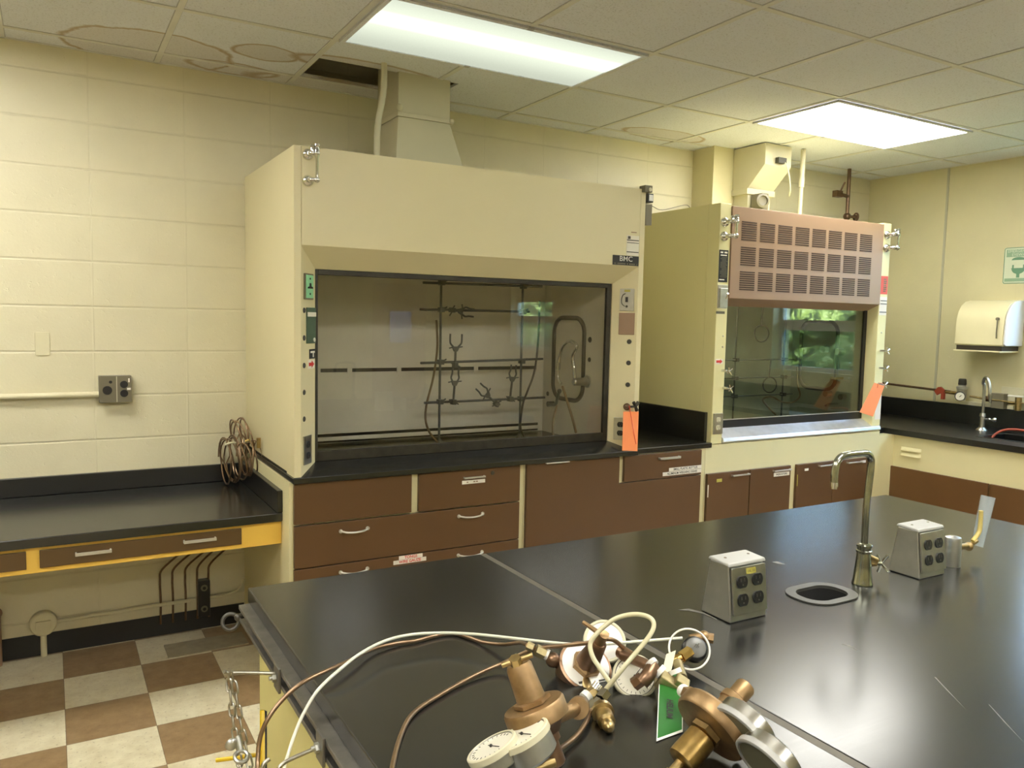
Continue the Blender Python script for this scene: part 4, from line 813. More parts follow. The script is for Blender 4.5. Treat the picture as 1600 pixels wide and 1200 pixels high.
part(c3, 'brass_nut', MB().hexn((0.7860, 3.8300, 0.9930), (0.8010, 3.8200, 1.0000), 0.009), 'brassb'); part(c3, 'brass_end', MB().cyl((0.8380, 3.8000, 0.9640), (0.8380, 3.8000, 1.0120), 0.010), 'brass')

# ================================================================ counter on the right wall
RC = thing('base_cabinet', 'cream and brown sink cabinet along the right wall', 'cabinet', (5.28, 2.5, 0))
part(RC, 'body', MB().box((4.886, 0.50, 0.10), (XR - 0.01, 4.155, 0.69)).box((4.886, 0.50, 0.69), (XR - 0.01, 2.18, 0.876)).box((4.886, 2.86, 0.69), (XR - 0.01, 4.155, 0.876)).box((4.886, 2.18, 0.69), (5.04, 2.86, 0.876)).box((5.38, 2.18, 0.69), (XR - 0.01, 2.86, 0.876)).box((4.705, 3.30, 0.10), (4.886, 4.155, 0.876)).box((4.95, 0.55, 0.0), (XR - 0.01, 4.1, 0.10)), 'cream')
lv = MB()
for z in (0.792, 0.757): lv.hexa([(4.884, 3.100, z - 0.010), (4.884, 3.245, z - 0.010), (4.884, 3.245, z + 0.012), (4.884, 3.100, z + 0.012)], [(4.868, 3.115, z - 0.012), (4.868, 3.235, z - 0.012), (4.878, 3.235, z + 0.008), (4.878, 3.115, z + 0.008)])
part(RC, 'vent_louvre', lv, 'cream', 0.001)
for a, b, h in ((2.655, 3.40, 2.702), (1.90, 2.648, 2.610), (1.15, 1.893, 1.85), (0.52, 1.143, 1.20)):
    d = part(RC, 'door', MB().box((4.868, a, 0.12), (4.885, b, 0.664)), 'brown3', 0.003)
    bar_pull(d, (4.868, h, 0.53), (4.868, h, 0.632), n=(-1, 0, 0), out=0.02, h=0.010)
RT = thing('worktop', 'long black worktop with backsplash and sink along the right wall', 'worktop', (5.26, 2.5, 0.876))
sx0, sx1, sy0, sy1 = 5.06, 5.36, 2.20, 2.84
part(RT, 'slab', MB().box((4.862, 0.48, 0.877), (sx0, 4.155, 0.914)).box((sx1, 0.48, 0.877), (XR - 0.005, 4.155, 0.914)).box((sx0, 0.48, 0.877), (sx1, sy0, 0.914)).box((sx0, sy1, 0.877), (sx1, 4.155, 0.914)).box((4.705, 3.36, 0.877), (4.862, 4.155, 0.914)), 'black2')
part(RT, 'back_splash', MB().box((XR - 0.028, 0.48, 0.9145), (XR - 0.004, 4.155, 1.050)).box((4.70, 4.135, 0.9145), (XR - 0.029, 4.160, 1.050)), 'black2', 0.003)
part(RT, 'sink_basin', MB().box((sx0, sy0, 0.70), (sx1, sy1, 0.71)).box((sx0, sy0, 0.71), (sx0 + 0.01, sy1, 0.877)).box((sx1 - 0.01, sy0, 0.71), (sx1, sy1, 0.877)).box((sx0 + 0.01, sy0, 0.71), (sx1 - 0.01, sy0 + 0.01, 0.877)).box((sx0 + 0.01, sy1 - 0.01, 0.71), (sx1 - 0.01, sy1, 0.877)), 'black2')
part(RT, 'sink_rim', MB().box((sx0 - 0.012, sy1, 0.9145), (sx1 + 0.012, sy1 + 0.012, 0.918)).box((sx0 - 0.012, sy0, 0.9145), (sx0, sy1, 0.918)).box((sx1, sy0, 0.9145), (sx1 + 0.012, sy1, 0.918)), 'darkg')
t = thing('faucet', 'small grey gooseneck faucet behind the sink on the right wall counter', 'faucet', (5.40, 3.01, 0.915))
part(t, 'base', MB().lathe((5.40, 3.013, 0.9145), (0, 0, 1), [(0, 0.035), (0.006, 0.033), (0.02, 0.018), (0.09, 0.016), (0.095, 0.020), (0.115, 0.016)], 24), 'steel')
part(t, 'gooseneck', MB().tube([(5.40, 3.013, 1.02), (5.40, 3.013, 1.20), (5.3900, 3.0190, 1.2340), (5.3800, 3.0030, 1.2650), (5.3700, 2.9800, 1.2630), (5.3600, 2.9590, 1.2220), (5.3600, 2.9500, 1.1470)], 0.0095, 12, smooth=6), 'steel')
part(t, 'nozzle', MB().cyl((5.3600, 2.9510, 1.1640), (5.3600, 2.9470, 1.1050), 0.013, 0.006), 'steel')
part(t, 'handle', MB().cyl((5.40, 3.013, 0.99), (5.3600, 2.9190, 0.9970), 0.006).ball((5.3700, 2.9500, 0.9970), 0.009).ball((5.3600, 2.9110, 0.9980), 0.013, sq=(1, 1, 1.2)), 'chrome')
single('rubber_hose', 'reddish hose arching out of the right wall sink', 'hose', MB().tube([(5.2000, 2.8320, 0.9000), (5.2200, 2.8210, 0.9250), (5.2400, 2.7940, 0.9480), (5.2600, 2.7500, 0.9610), (5.2800, 2.6830, 0.9610), (5.3000, 2.5800, 0.9450)], 0.008, 10, smooth=6), 'redhose', (5.2400, 2.7940, 0.9480))
# air line along the right wall
t = thing('gas_line', 'thin metal line with red valve and pressure gauge along the right wall', 'pipe', (5.62, 3.4, 1.13))
part(t, 'pipe', MB().cyl((5.60, 4.15, 1.163), (5.60, 3.46, 1.140), 0.0085, n=12).cyl((5.60, 3.46, 1.140), (5.60, 3.36, 1.133), 0.012, n=12), 'bronzed')
part(t, 'brass_run', MB().cyl((5.60, 3.40, 1.133), (5.60, 3.30, 1.128), 0.013, n=12).cyl((5.60, 3.22, 1.118), (5.60, 3.12, 1.108), 0.008, n=12).cyl((5.60, 3.12, 1.108), (5.60, 2.6, 1.10), 0.005, n=10), 'brass')
part(t, 'valve_handle', MB(Fr((5.585, 3.43, 1.138), (0, -1, 0), (0, 0, 1))).plate([(-0.04, -0.005), (-0.012, 0.026), (0.008, 0.030), (0.036, 0.008), (0.030, -0.016), (0.004, -0.020), (-0.016, -0.034)], -0.002, 0.014).box((0.012, -0.06, -0.012), (0.034, -0.01, 0.012)), 'redhose', 0.002)
part(t, 'regulator_body', MB().lathe((5.59, 3.275, 1.085), (0, 0, 1), [(0, 0.028), (0.02, 0.032), (0.075, 0.032), (0.080, 0.036), (0.095, 0.036), (0.10, 0.024), (0.108, 0.024)], 20), 'alum')
part(t, 'regulator_knob', MB().lathe((5.59, 3.275, 1.193), (0, 0, 1), [(0, 0.024), (0.005, 0.027), (0.04, 0.025), (0.045, 0.020)], 20), 'darkg')
g = part(t, 'gauge_case', MB().cyl((5.56, 3.27, 1.116), (5.520, 3.245, 1.116), 0.033), 'darkg'); part(g, 'gauge_face', MB().cyl((5.521, 3.245, 1.116), (5.517, 3.2425, 1.116), 0.028), 'dial')
part(g, 'gauge_needle', MB().cyl((5.516, 3.252, 1.108), (5.515, 3.232, 1.126), 0.0018, n=6), 'ink')
t = thing('outlet_box', 'grey conduit outlet box on the backsplash of the right wall', 'outlet', (5.62, 3.03, 1.05))
part(t, 'box', MB().box((5.60, 2.99, 1.051), (5.650, 3.075, 1.155)), 'greyp', 0.002); part(t, 'coupling', MB().cyl((5.61, 3.075, 1.110), (5.61, 3.13, 1.110), 0.019), 'bronzed')
t = thing('gas_valve', 'white handled valve standing on the backsplash of the right wall', 'valve', (5.61, 2.90, 1.052))
part(t, 'body', MB().cyl((5.60, 2.895, 1.051), (5.60, 2.895, 1.14), 0.020, n=16).cyl((5.60, 2.96, 1.10), (5.60, 2.9, 1.10), 0.010), 'brass'); part(t, 'valve_handle', MB().box((5.585, 2.86, 1.142), (5.615, 2.96, 1.152)), 'white', 0.003)
single('shelf_ledge', 'white ledge strip on the right wall behind the pressure gauge', 'ledge', MB().box((5.645, 2.95, 1.0505), (XR - 0.001, 3.32, 1.075)), 'ivory', (5.655, 3.1, 1.06))
single('wall_channel', 'narrow grey vertical channel down the right wall', 'channel', MB().box((XR - 0.008, 3.513, 1.051), (XR - 0.001, 3.528, ZC - 0.006)), 'wallp2', (XR, 3.52, 1.05))
single('cover_panel', 'pale cover panel with grey edge low on the right wall', 'panel', MB().box((5.655, 2.70, 1.09), (XR - 0.001, 3.04, 1.20)), 'ivory', (XR, 2.9, 1.09), bev=0.002)
# paper towel dispenser
t = thing('paper_towel_dispenser', 'cream rounded paper towel dispenser on the right wall', 'towel dispenser', (5.55, 3.09, 1.43))
pr = [(XR - 0.001, 1.478), (5.462, 1.478), (5.452, 1.486), (5.452, 1.60), (5.458, 1.66), (5.475, 1.71), (5.505, 1.75), (5.55, 1.778), (5.60, 1.788), (XR - 0.001, 1.79)]
part(t, 'cover', MB().prism([(x, 2.945, z) for x, z in pr], (0, 0.325, 0)), 'towel', 0.004)
part(t, 'end_cap', MB().prism([(x + (0.004 if x < 5.66 else 0), 2.93, z + (0.003 if z < 1.5 else -0.003)) for x, z in pr], (0, 0.014, 0)), 'towel_lit', 0.004)
part(t, 'tray', MB().box((5.438, 2.95, 1.436), (XR - 0.001, 3.268, 1.446)), 'towel', 0.003)
part(t, 'dark_slot', MB().box((5.466, 2.955, 1.4465), (XR - 0.002, 3.262, 1.4775)), 'rubber')
part(t, 'crank', MB().cyl((5.454, 2.985, 1.66), (5.440, 2.985, 1.66), 0.010).tube([(5.444, 2.985, 1.66), (5.440, 2.982, 1.62), (5.441, 2.984, 1.57), (5.444, 2.984, 1.53)], 0.0035, 8, smooth=4), 'greyp')
# sign
t = thing('safety_sign', 'green and white safety sign with a head in a splash bowl on the right wall', 'sign', (XR, 2.99, 2.02))
fs = Fr((XR - 0.001, 2.992, 2.024), (0, -1, 0), (0, 0, 1))
fs = Fr((XR - 0.001, 2.992, 2.024), (0, -1, 0), (0, 0, 1))
part(t, 'board', MB(fs).rrect(-0.098, -0.122, 0.098, 0.122, 0.012, 0, 0.002), 'signw')
part(t, 'border', MB(fs).tube([(x, y, 0.002) for x, y in rr2(-0.095, -0.119, 0.095, 0.119, 0.012)], 0.0022, 6, True), 'signg')
part(t, 'heading_band', MB(fs).box((-0.082, 0.058, 0.002), (0.085, 0.108, 0.003)), 'signg2'); part(t, 'footer_band', MB(fs).box((-0.086, -0.108, 0.002), (0.086, -0.086, 0.003)), 'signg2')
f2 = Fr(fs((0, 0, 0.0035)), fs.x, fs.y)
text(t, 'EMERGENCY', 0.026, Fr(fs((0, 0.095, 0.0035)), fs.x, fs.y), 'signw'); text(t, 'EYEWASH', 0.026, Fr(fs((0.012, 0.071, 0.0035)), fs.x, fs.y), 'signw'); 
part(t, 'head_symbol', MB(fs).plate([(0.046 * math.cos(a), 0.036 + 0.020 * math.sin(a)) for a in [PI * k / 12 for k in range(13)]], 0.002, 0.003).plate([(-0.05, -0.018)] + [(0.044 * math.cos(PI + PI * k / 10), -0.020 + 0.038 * math.sin(PI + PI * k / 10)) for k in range(11)] + [(0.05, -0.018)], 0.002, 0.003).box((-0.010, -0.082, 0.002), (0.010, -0.055, 0.003)).box((-0.040, -0.018, 0.002), (-0.030, 0.004, 0.003)).box((0.030, -0.018, 0.002), (0.040, 0.004, 0.003)), 'signg')

# ================================================================ island bench
Z0 = 0.914
IL = [(0.412, 1.995), (1.0635, 1.995), (1.0635, 0.45), (0.412, 0.45)]
single('worktop', 'left slab of the black island bench top, with the chain rail at its edge', 'worktop', MB().prismz(IL, 0.877, Z0), 'black', (0.72, 1.2, 0.877), bev=0.003)
t = thing('worktop', 'right slab of the black island bench top, with the small sink', 'worktop', (2.0, 1.2, 0.877))
hx0, hx1, hy0, hy1 = 1.6075, 1.7525, 1.2575, 1.3575
mb = MB()
out = [(1.0815, 0.45), (2.925, 0.45), (2.925, 1.995), (1.0815, 1.995)]; inn = [(hx0, hy0), (hx1, hy0), (hx1, hy1), (hx0, hy1)]
vs = [(x, y, z) for z in (0.877, Z0) for pl in (out, inn) for x, y in pl]
fs_ = []
for i in range(4):
    j = (i + 1) % 4
    fs_ += [(8 + i, 8 + j, 12 + j, 12 + i), (i, 4 + i, 4 + j, j), (i, j, 8 + j, 8 + i), (4 + i, 12 + i, 12 + j, 4 + j)]
mb.add(vs, fs_); part(t, 'slab', mb, 'black', 0.003)
o_ = rr2(1.588, 1.240, 1.772, 1.376, 0.060, 8); i_ = rr2(1.612, 1.262, 1.748, 1.353, 0.040, 8); n = len(o_)
mb = MB().add([(x, y, z) for z, pl in ((Z0 + 0.0005, o_), (Z0 + 0.004, o_), (Z0 + 0.004, i_), (Z0 - 0.004, i_)) for x, y in pl], [(k * n + i, k * n + (i + 1) % n, (k + 1) * n + (i + 1) % n, (k + 1) * n + i) for k in range(3) for i in range(n)])
part(t, 'sink_rim', mb, 'darkg2', 0.0)
mb = MB().add([(x, y, z) for z in (Z0 - 0.004, 0.80) for x, y in i_], [(i, (i + 1) % n, (i + 1) % n + n, i + n) for i in range(n)])
part(t, 'sink_wall', mb, 'void')
for sc_ in ((((1.4530, 1.0760, 0.9140)), ((1.4650, 1.0620, 0.9140)), ((1.4480, 1.0130, 0.9140)), ((1.4580, 1.0530, 0.9140))), (((1.4790, 0.8830, 0.9140)), ((1.4820, 0.8820, 0.9140)), ((1.4020, 0.7740, 0.9140)), ((1.4350, 0.8220, 0.9140))), (((1.4600, 0.7680, 0.9140)), ((1.4610, 0.7670, 0.9140)), ((1.3780, 0.6650, 0.9140)), ((1.4130, 0.7110, 0.9140))), (((1.7790, 1.5580, 0.9140)), ((1.7970, 1.5560, 0.9140)), ((1.7970, 1.5230, 0.9140)), ((1.7810, 1.5370, 0.9140)))):
    part(t, 'scratch', MB().prismz([(p[0], p[1]) for p in sc_], 0.9141, 0.9143), 'scr')
part(t, 'sink_bottom', MB().prismz(i_, 0.795, 0.802), 'blackp')
single('joint_strip', 'grey filler strip along the joint between the two island slabs', 'strip', MB().prismz([(1.0637, 0.45), (1.0812, 0.45), (1.0812, 1.994), (1.0637, 1.994)], 0.877, 0.9128), 'seam', (1.072, 1.2, 0.877))
t = thing('island_cabinet', 'cream island bench cabinet below the black slabs', 'cabinet', (1.6, 1.2, 0))
part(t, 'body', MB().prismz([(0.425, 1.93), (1.062, 1.93), (1.062, 0.55), (0.425, 0.55)], 0.10, 0.876), 'cream2', 0.002)
part(t, 'body', MB().box((1.083, 0.55, 0.10), (2.88, 1.93, 0.78)).box((1.083, 0.55, 0.78), (1.57, 1.93, 0.876)).box((1.79, 0.55, 0.78), (2.88, 1.93, 0.876)), 'cream2', 0.002)
part(t, 'toe_kick', MB().prismz([(0.45, 1.74), (2.80, 1.74), (2.80, 0.60), (0.48, 0.60)], 0.0, 0.099), 'blackp')
# slotted steel rail with hooks on the slab's left edge
e = V((0, -1, 0)); nrm = V((-1, 0, 0))
SF = Fr((0.414, 1.975, 0.8768), e, nrm)   # x along the edge, y outwards, z down
t = thing('strut_rail', 'slotted steel strut rail bolted under the left edge of the island', 'rail', SF((0.5, 0.02, 0.02)))
Ls = 1.50; w_ = 0.0025; d_ = 0.026; S0 = -0.012
part(t, 'channel', MB(SF).box((S0, -0.010, 0.0), (Ls, d_, w_)).box((S0, -0.010, w_), (Ls, -0.0075, d_ + 0.012 - w_)).box((S0, -0.010, d_ + 0.012 - w_), (Ls, d_, d_ + 0.012)).box((S0, d_ - w_, w_), (Ls, d_, 0.010)).box((S0, d_ - w_, d_ + 0.002), (Ls, d_, d_ + 0.012 - w_)), 'galv', 0.0008)
rg = part(t, 'eye_bolt', MB(SF).torus((-0.030, d_ + 0.016, 0.046), (0.9, 0.25, -0.4), 0.019, 0.0048, 28, 10).cyl((0.0, d_ - 0.012, 0.018), (-0.014, d_ + 0.004, 0.034), 0.006).ball((-0.010, d_ + 0.002, 0.030), 0.009), 'irong')
for k, (s, hook) in enumerate(((0.388, 0), (0.688, 1))):
    pl = part(t, 'clamp_plate', MB(SF).box((s - 0.020, d_ + 0.0005, -0.006), (s + 0.020, d_ + 0.006, 0.046)), 'galv', 0.0015)
    part(pl, 'nut', MB(SF).hexn((s, d_ + 0.0065, 0.018), (s, d_ + 0.014, 0.018), 0.009).cyl((s, d_ + 0.014, 0.018), (s, d_ + 0.020, 0.018), 0.0045), 'alum')
    if hook == 0: pts = [SF((s, d_ + 0.008, 0.010)), SF((s - 0.002, 0.070, 0.002)), SF((s - 0.004, 0.110, -0.006)), SF((s - 0.005, 0.126, -0.009)), SF((s - 0.003, 0.132, -0.014))]
    else: pts = [SF((s, d_ + 0.008, 0.018)), SF((s + 0.002, 0.080, 0.025)), SF((s + 0.004, 0.098, 0.031)), SF((s + 0.006, 0.106, 0.040)), SF((s + 0.006, 0.118, 0.043)), SF((s + 0.002, 0.127, 0.035)), SF((s - 0.002, 0.124, 0.024)), SF((s - 0.004, 0.114, 0.019))]
    part(t, 'hook_rod', MB().tube(pts, 0.0036, 10, smooth=6), 'steel2')
# chain folded over the first hook
def chain(mb, pts, L=0.0315, W=0.017, r=0.0021, pitch=0.0232):
    P = [V(p) for p in pts]; seg = []; acc = 0.0
    d = [(P[i + 1] - P[i]).length for i in range(len(P) - 1)]; tot = sum(d); k = 0; s = 0.0
    while s < tot:
        q = s; i = 0
        while i < len(d) - 1 and q > d[i]: q -= d[i]; i += 1
        c = P[i].lerp(P[i + 1], q / d[i]); w3 = (P[i + 1] - P[i]).normalized()
        u = V((0.85, -0.5, 0)); u = (u - w3 * u.dot(w3)).normalized(); v3 = w3.cross(u)
        a = u if k % 2 == 0 else v3
        a = (a * 0.92 + (v3 if k % 2 == 0 else u) * 0.38).normalized()
        h = L / 2 - W / 2; R_ = W / 2 - r; lp = []
        for m in range(7): t_ = PI * m / 6; lp.append(c + a * (R_ * math.cos(t_)) + w3 * (h + R_ * math.sin(t_)))
        for m in range(7): t_ = PI + PI * m / 6; lp.append(c + a * (R_ * math.cos(t_)) + w3 * (-h + R_ * math.sin(t_)))
        mb.tube(lp, r, 8, True); s += pitch; k += 1
tip = V((0.294, 1.588, 0.878))
c1 = MB(); chain(c1, [(0.291, 1.586, 0.862), (0.293, 1.562, 0.800), (0.297, 1.540, 0.745), (0.303, 1.500, 0.680), (0.306, 1.47, 0.60)])
chain(c1, [(0.301, 1.584, 0.856), (0.306, 1.556, 0.796), (0.314, 1.530, 0.740), (0.322, 1.490, 0.675), (0.325, 1.46, 0.60)])
ch = thing('steel_chain', 'doubled steel chain hanging from the first hook on the island rail', 'chain', tip)
part(ch, 'links', c1, 'steel2')
part(ch, 'snap_ring', MB().tube([(0.294, 1.588, 0.890), (0.298, 1.588, 0.880), (0.296, 1.586, 0.864), (0.291, 1.588, 0.877)], 0.0022, 8, True, smooth=4), 'steel2')
part(ch, 'swivel', MB().cyl((0.2960, 1.5350, 0.7810), (0.2990, 1.5200, 0.7600), 0.0060).torus((0.2980, 1.5100, 0.7520), (0.1, -0.5, 0.8), 0.012, 0.004, 20, 8).ball((0.2840, 1.5300, 0.7700), 0.012, sq=(1, 0.6, 1)), 'alum')
# yellow bar hanging beside the cabinet
t = thing('yellow_bar', 'yellow T shaped bar with black edge standing beside the island cabinet', 'bar', (0.3670, 1.6423, 0.7118))
part(t, 'upright', MB().prism([(0.3595, 1.6307, 0.7745), (0.3657, 1.6295, 0.7750), (0.3314, 1.4784, 0.6220), (0.3253, 1.4803, 0.6228)], (0.002, -0.006, 0)), 'ypaint')
part(t, 'black_edge', MB().prism([(0.3661, 1.6294, 0.7749), (0.3699, 1.6278, 0.7734), (0.3347, 1.4773, 0.6215), (0.3317, 1.4783, 0.6219)], (0.002, -0.006, 0)), 'ink')
part(t, 'cross_bar', MB().cyl((0.2680, 1.6010, 0.7064), (0.3421, 1.5592, 0.7197), 0.0042, n=10), 'ypaint')

# ---------------------------------------------------------------- outlet pedestals, faucet, gas turret
def pedestal(label, xa, yf, w=0.118, ylab=False):
    b0, b1, tz = yf, yf + 0.094, 1.050
    t = thing('outlet_pedestal', label, 'outlet', (xa + w / 2, yf + 0.045, Z0), 'outlet pedestals on the island')
    del t['group']
    part(t, 'housing', MB().hexa([(xa, b0, Z0 + 0.0005), (xa + w, b0, Z0 + 0.0005), (xa + w, b1, Z0 + 0.0005), (xa, b1, Z0 + 0.0005)], [(xa + 0.003, b0 + 0.016, tz - 0.006), (xa + w - 0.003, b0 + 0.016, tz - 0.006), (xa + w - 0.003, b1 - 0.020, tz - 0.004), (xa + 0.003, b1 - 0.020, tz - 0.004)]), 'alum', 0.004)
    part(t, 'lid', MB().hexa([(xa - 0.001, b0 + 0.010, tz - 0.009), (xa + w + 0.001, b0 + 0.010, tz - 0.009), (xa + w + 0.001, b1 - 0.016, tz - 0.004), (xa - 0.001, b1 - 0.016, tz - 0.004)], [(xa, b0 + 0.013, tz + 0.000), (xa + w, b0 + 0.013, tz + 0.000), (xa + w, b1 - 0.02, tz + 0.003), (xa, b1 - 0.02, tz + 0.003)]), 'lidm', 0.003)
    sl = V((0, 0.016, 0.130)); f = Fr((xa + w / 2 + 0.002, b0 + 0.0077 , Z0 + 0.0705), (1, 0, 0), sl)
    duplex(t, f, 0.108, 0.108, 'steel', 'blackp', 2, 'cover_plate', 0.005, 0.0005)
    if ylab:
        q = part(t, 'yellow_label', MB(Fr(f((0.006, 0.0425, 0.0055)), f.x, f.y)).box((-0.015, -0.0065, 0), (0.015, 0.0065, 0.0008)), 'ylabel')
        text(t, '14, 16', 0.0095, Fr(f((0.006, 0.0425, 0.0067)), f.x, f.y), 'darkg')
    part(t, 'lid_screws', MB().cyl((xa + 0.022, b0 + 0.045, tz + 0.0005), (xa + 0.022, b0 + 0.045, tz + 0.0035), 0.0035).cyl((xa + w - 0.022, b0 + 0.045, tz + 0.0005), (xa + w - 0.022, b0 + 0.045, tz + 0.0035), 0.0035), 'chrome')
pedestal('silver outlet pedestal with a small yellow label, left of the island sink', 1.320, 1.267, ylab=True)
pedestal('silver outlet pedestal right of the island faucet, without a yellow label', 2.016, 1.262, 0.116)
fx, fy = 1.845, 1.312
t = thing('faucet', 'tall worn nickel faucet with bent spout over the small island sink', 'faucet', (fx, fy, Z0))
part(t, 'base_column', MB().lathe((fx, fy, Z0 + 0.0005), (0, 0, 1), [(0, 0.0265), (0.004, 0.0265), (0.008, 0.0245), (0.05, 0.0205), (0.084, 0.0172), (0.086, 0.0200), (0.091, 0.0200), (0.093, 0.0175), (0.099, 0.0175), (0.101, 0.0200), (0.106, 0.0200), (0.110, 0.0125)], 32), 'nickel')
sp = part(t, 'spout', MB().tube([(fx, fy, Z0 + 0.108), (fx, fy, 1.13), (fx + 0.008, fy, 1.225), (fx + 0.005, fy, 1.250), (fx - 0.012, fy, 1.264), (fx - 0.045, fy, 1.266), (fx - 0.085, fy, 1.266), (fx - 0.112, fy, 1.262), (fx - 0.128, fy, 1.248), (fx - 0.134, fy, 1.225), (fx - 0.135, fy, 1.198)], 0.0092, 16, smooth=6), 'nickel')
part(sp, 'aerator', MB().cyl((fx - 0.135, fy, 1.199), (fx - 0.135, fy, 1.188), 0.0105).cyl((fx - 0.135, fy, 1.188), (fx - 0.135, fy, 1.182), 0.0085), 'chrome')
hd = part(t, 'valve_stem', MB().cyl((fx + 0.010, fy - 0.004, 0.988), (fx + 0.035, fy - 0.012, 0.975), 0.0085, 0.010).cyl((fx + 0.010, fy - 0.004, 0.968), (fx + 0.035, fy - 0.012, 0.968), 0.007), 'brass')
part(hd, 'cross_handle', cross_knob(MB(), (fx + 0.050, fy - 0.018, 0.968), (1, -0.35, -0.1), 0.030, 4), 'nickel')
t = thing('gas_turret', 'round silver gas turret with yellow lever behind the second outlet pedestal', 'gas turret', (2.225, 1.300, Z0))
part(t, 'column', MB().lathe((2.225, 1.300, Z0 + 0.0005), (0, 0, 1), [(0, 0.023), (0.075, 0.023), (0.083, 0.021), (0.086, 0.012), (0.087, 0.002)], 28), 'alum')
vv = part(t, 'valve', MB().cyl((2.245, 1.300, 0.966), (2.300, 1.300, 0.962), 0.0085).ball((2.305, 1.300, 0.960), 0.013).cyl((2.31, 1.300, 0.962), (2.345, 1.300, 0.972), 0.006), 'brass')
part(vv, 'valve_lever', MB().tube([(2.318, 1.297, 0.975), (2.345, 1.297, 0.995), (2.352, 1.297, 1.015), (2.351, 1.297, 1.062)], 0.0062, 10, smooth=4), 'ylever')
single('acrylic_tube', 'clear plastic tube leaning on the gas turret of the island', 'tube', MB().cyl((2.3710, 1.3120, 0.9500), (2.4110, 1.3120, 1.0950), 0.0165, 0.0200, n=24), 'acrylic', (2.3710, 1.3120, 0.9500))
single('splash_mark', 'dried whitish residue on the slab at the foot of the labelled pedestal', 'residue', MB().prismz([(V(p).x, V(p).y) for p in ((1.2750, 1.3890, 0.9140), (1.3030, 1.3840, 0.9140), (1.3180, 1.3480, 0.9140), (1.3160, 1.3040, 0.9140), (1.3120, 1.3000, 0.9140), (1.3100, 1.3440, 0.9140), (1.2940, 1.3740, 0.9140))], 0.9142, 0.9147), 'scr', (1.3050, 1.3550, 0.9140))

# ---------------------------------------------------------------- gas regulators on the island
def gauge(parent, c, nrm, r, depth=0.028, case='alum', rim='ivory', face='dial', ticks=True):
    c = V(c); n_ = V(nrm).normalized(); u, v_, _ = axes(n_)
    g = part(parent, 'gauge', MB().lathe(c - n_ * depth, n_, [(0, r * 0.80), (depth * 0.12, r * 0.93), (depth - 0.009, r * 0.95), (depth - 0.0088, r * 1.0), (depth - 0.001, r), (depth, r * 0.96), (depth, r * 0.88), (depth - 0.002, r * 0.86)], 40), rim if case == rim else case)
    part(g, 'rim', MB().lathe(c - n_ * 0.0095, n_, [(0, r * 1.012), (0.0085, r * 1.012), (0.0100, r * 0.97), (0.0100, r * 0.90), (0.007, r * 0.89)], 40, caps=False), rim)
    part(g, 'dial', MB().cyl(c - n_ * 0.003, c - n_ * 0.0015, r * 0.89, n=40), face)
    if ticks:
        mb = MB()
        for k in range(19):
            a = PI * 0.75 + k * PI * 1.5 / 18; d = u * math.cos(a) + v_ * math.sin(a); q = c - n_ * 0.0012
            mb.cyl(q + d * r * 0.70, q + d * r * 0.80, 0.0005, n=5)
        a = 0.9; d = u * math.cos(a) + v_ * math.sin(a); mb.cyl(c - d * r * 0.2, c + d * r * 0.62, 0.0007, n=6).ball(c, 0.0025)
        part(g, 'dial_marks', mb, 'ink')
    return g
def along(a, b): a = V(a); b = V(b); return a, (b - a).normalized(), (b - a).length
# regulator A, lower left
A = thing('gas_regulator', 'bronze gas regulator lower left of the heap with two tilted ivory gauges', 'regulator', (0.6860, 1.0530, 0.9140))
a, d, L = along((0.6506, 0.9645, 0.9190), (0.6158, 1.0166, 1.0550))
part(A, 'inlet_stem', MB().lathe(a, d, [(0, 0.015), (0.003, 0.0175), (0.035, 0.0175), (0.037, 0.0225), (0.052, 0.0225)], 28), 'bronzed2')
part(A, 'lower_body', MB().lathe(a + d * 0.050, d, [(0, 0.028), (0.012, 0.034), (0.018, 0.040)], 32), 'bronzed')
part(A, 'diaphragm_disc', MB().lathe(a + d * 0.069, d, [(0, 0.046), (0.002, 0.0490), (0.023, 0.0490), (0.027, 0.0465), (0.0275, 0.040), (0.0275, 0.020)], 44), 'bronze')
part(A, 'hex_flange', MB().lathe(a + d * 0.0975, d, [(0, 0.030), (0.006, 0.030), (0.008, 0.024)], 6), 'bronze')
part(A, 'bonnet', MB().lathe(a + d * 0.105, d, [(0, 0.0230), (0.006, 0.0225), (0.050, 0.0205), (0.055, 0.0180), (0.056, 0.0085)], 32), 'bronze')
part(A, 'adjusting_screw', MB().cyl(a + d * 0.158, a + d * 0.176, 0.0035), 'chrome')
part(A, 'tee_handle', MB().cyl((0.5854, 1.0214, 1.0665), (0.6288, 1.0033, 1.0820), 0.0042).hexn((0.6021, 1.0117, 1.0790), (0.6079, 1.0133, 1.0641), 0.0095), 'brass')
gauge(A, (0.5790, 0.9483, 0.9954), (-0.3421, 0.3591, 0.8683), 0.0415, 0.040, 'alum')
gauge(A, (0.5369, 0.9634, 0.9805), (-0.3476, 0.3547, 0.8680), 0.0390, 0.030, 'alum')
part(A, 'gauge_stems', MB().cyl((0.5958, 0.9478, 0.9631), (0.6642, 0.9900, 0.9395), 0.008).cyl((0.5479, 0.9575, 0.9546), (0.5747, 0.9656, 0.9205), 0.008).cyl((0.5747, 0.9656, 0.9205), (0.6430, 0.9571, 0.9309), 0.008), 'brass')
part(A, 'outlet_elbow', MB().cyl((0.6617, 0.9952, 0.9769), (0.7289, 1.0185, 0.9684), 0.012).cyl((0.7378, 1.0292, 0.9626), (0.7198, 1.0075, 0.9733), 0.0172), 'bronze')
part(A, 'guard_lug', MB().ball((0.6027, 1.0045, 0.9748), 0.007), 'brass')
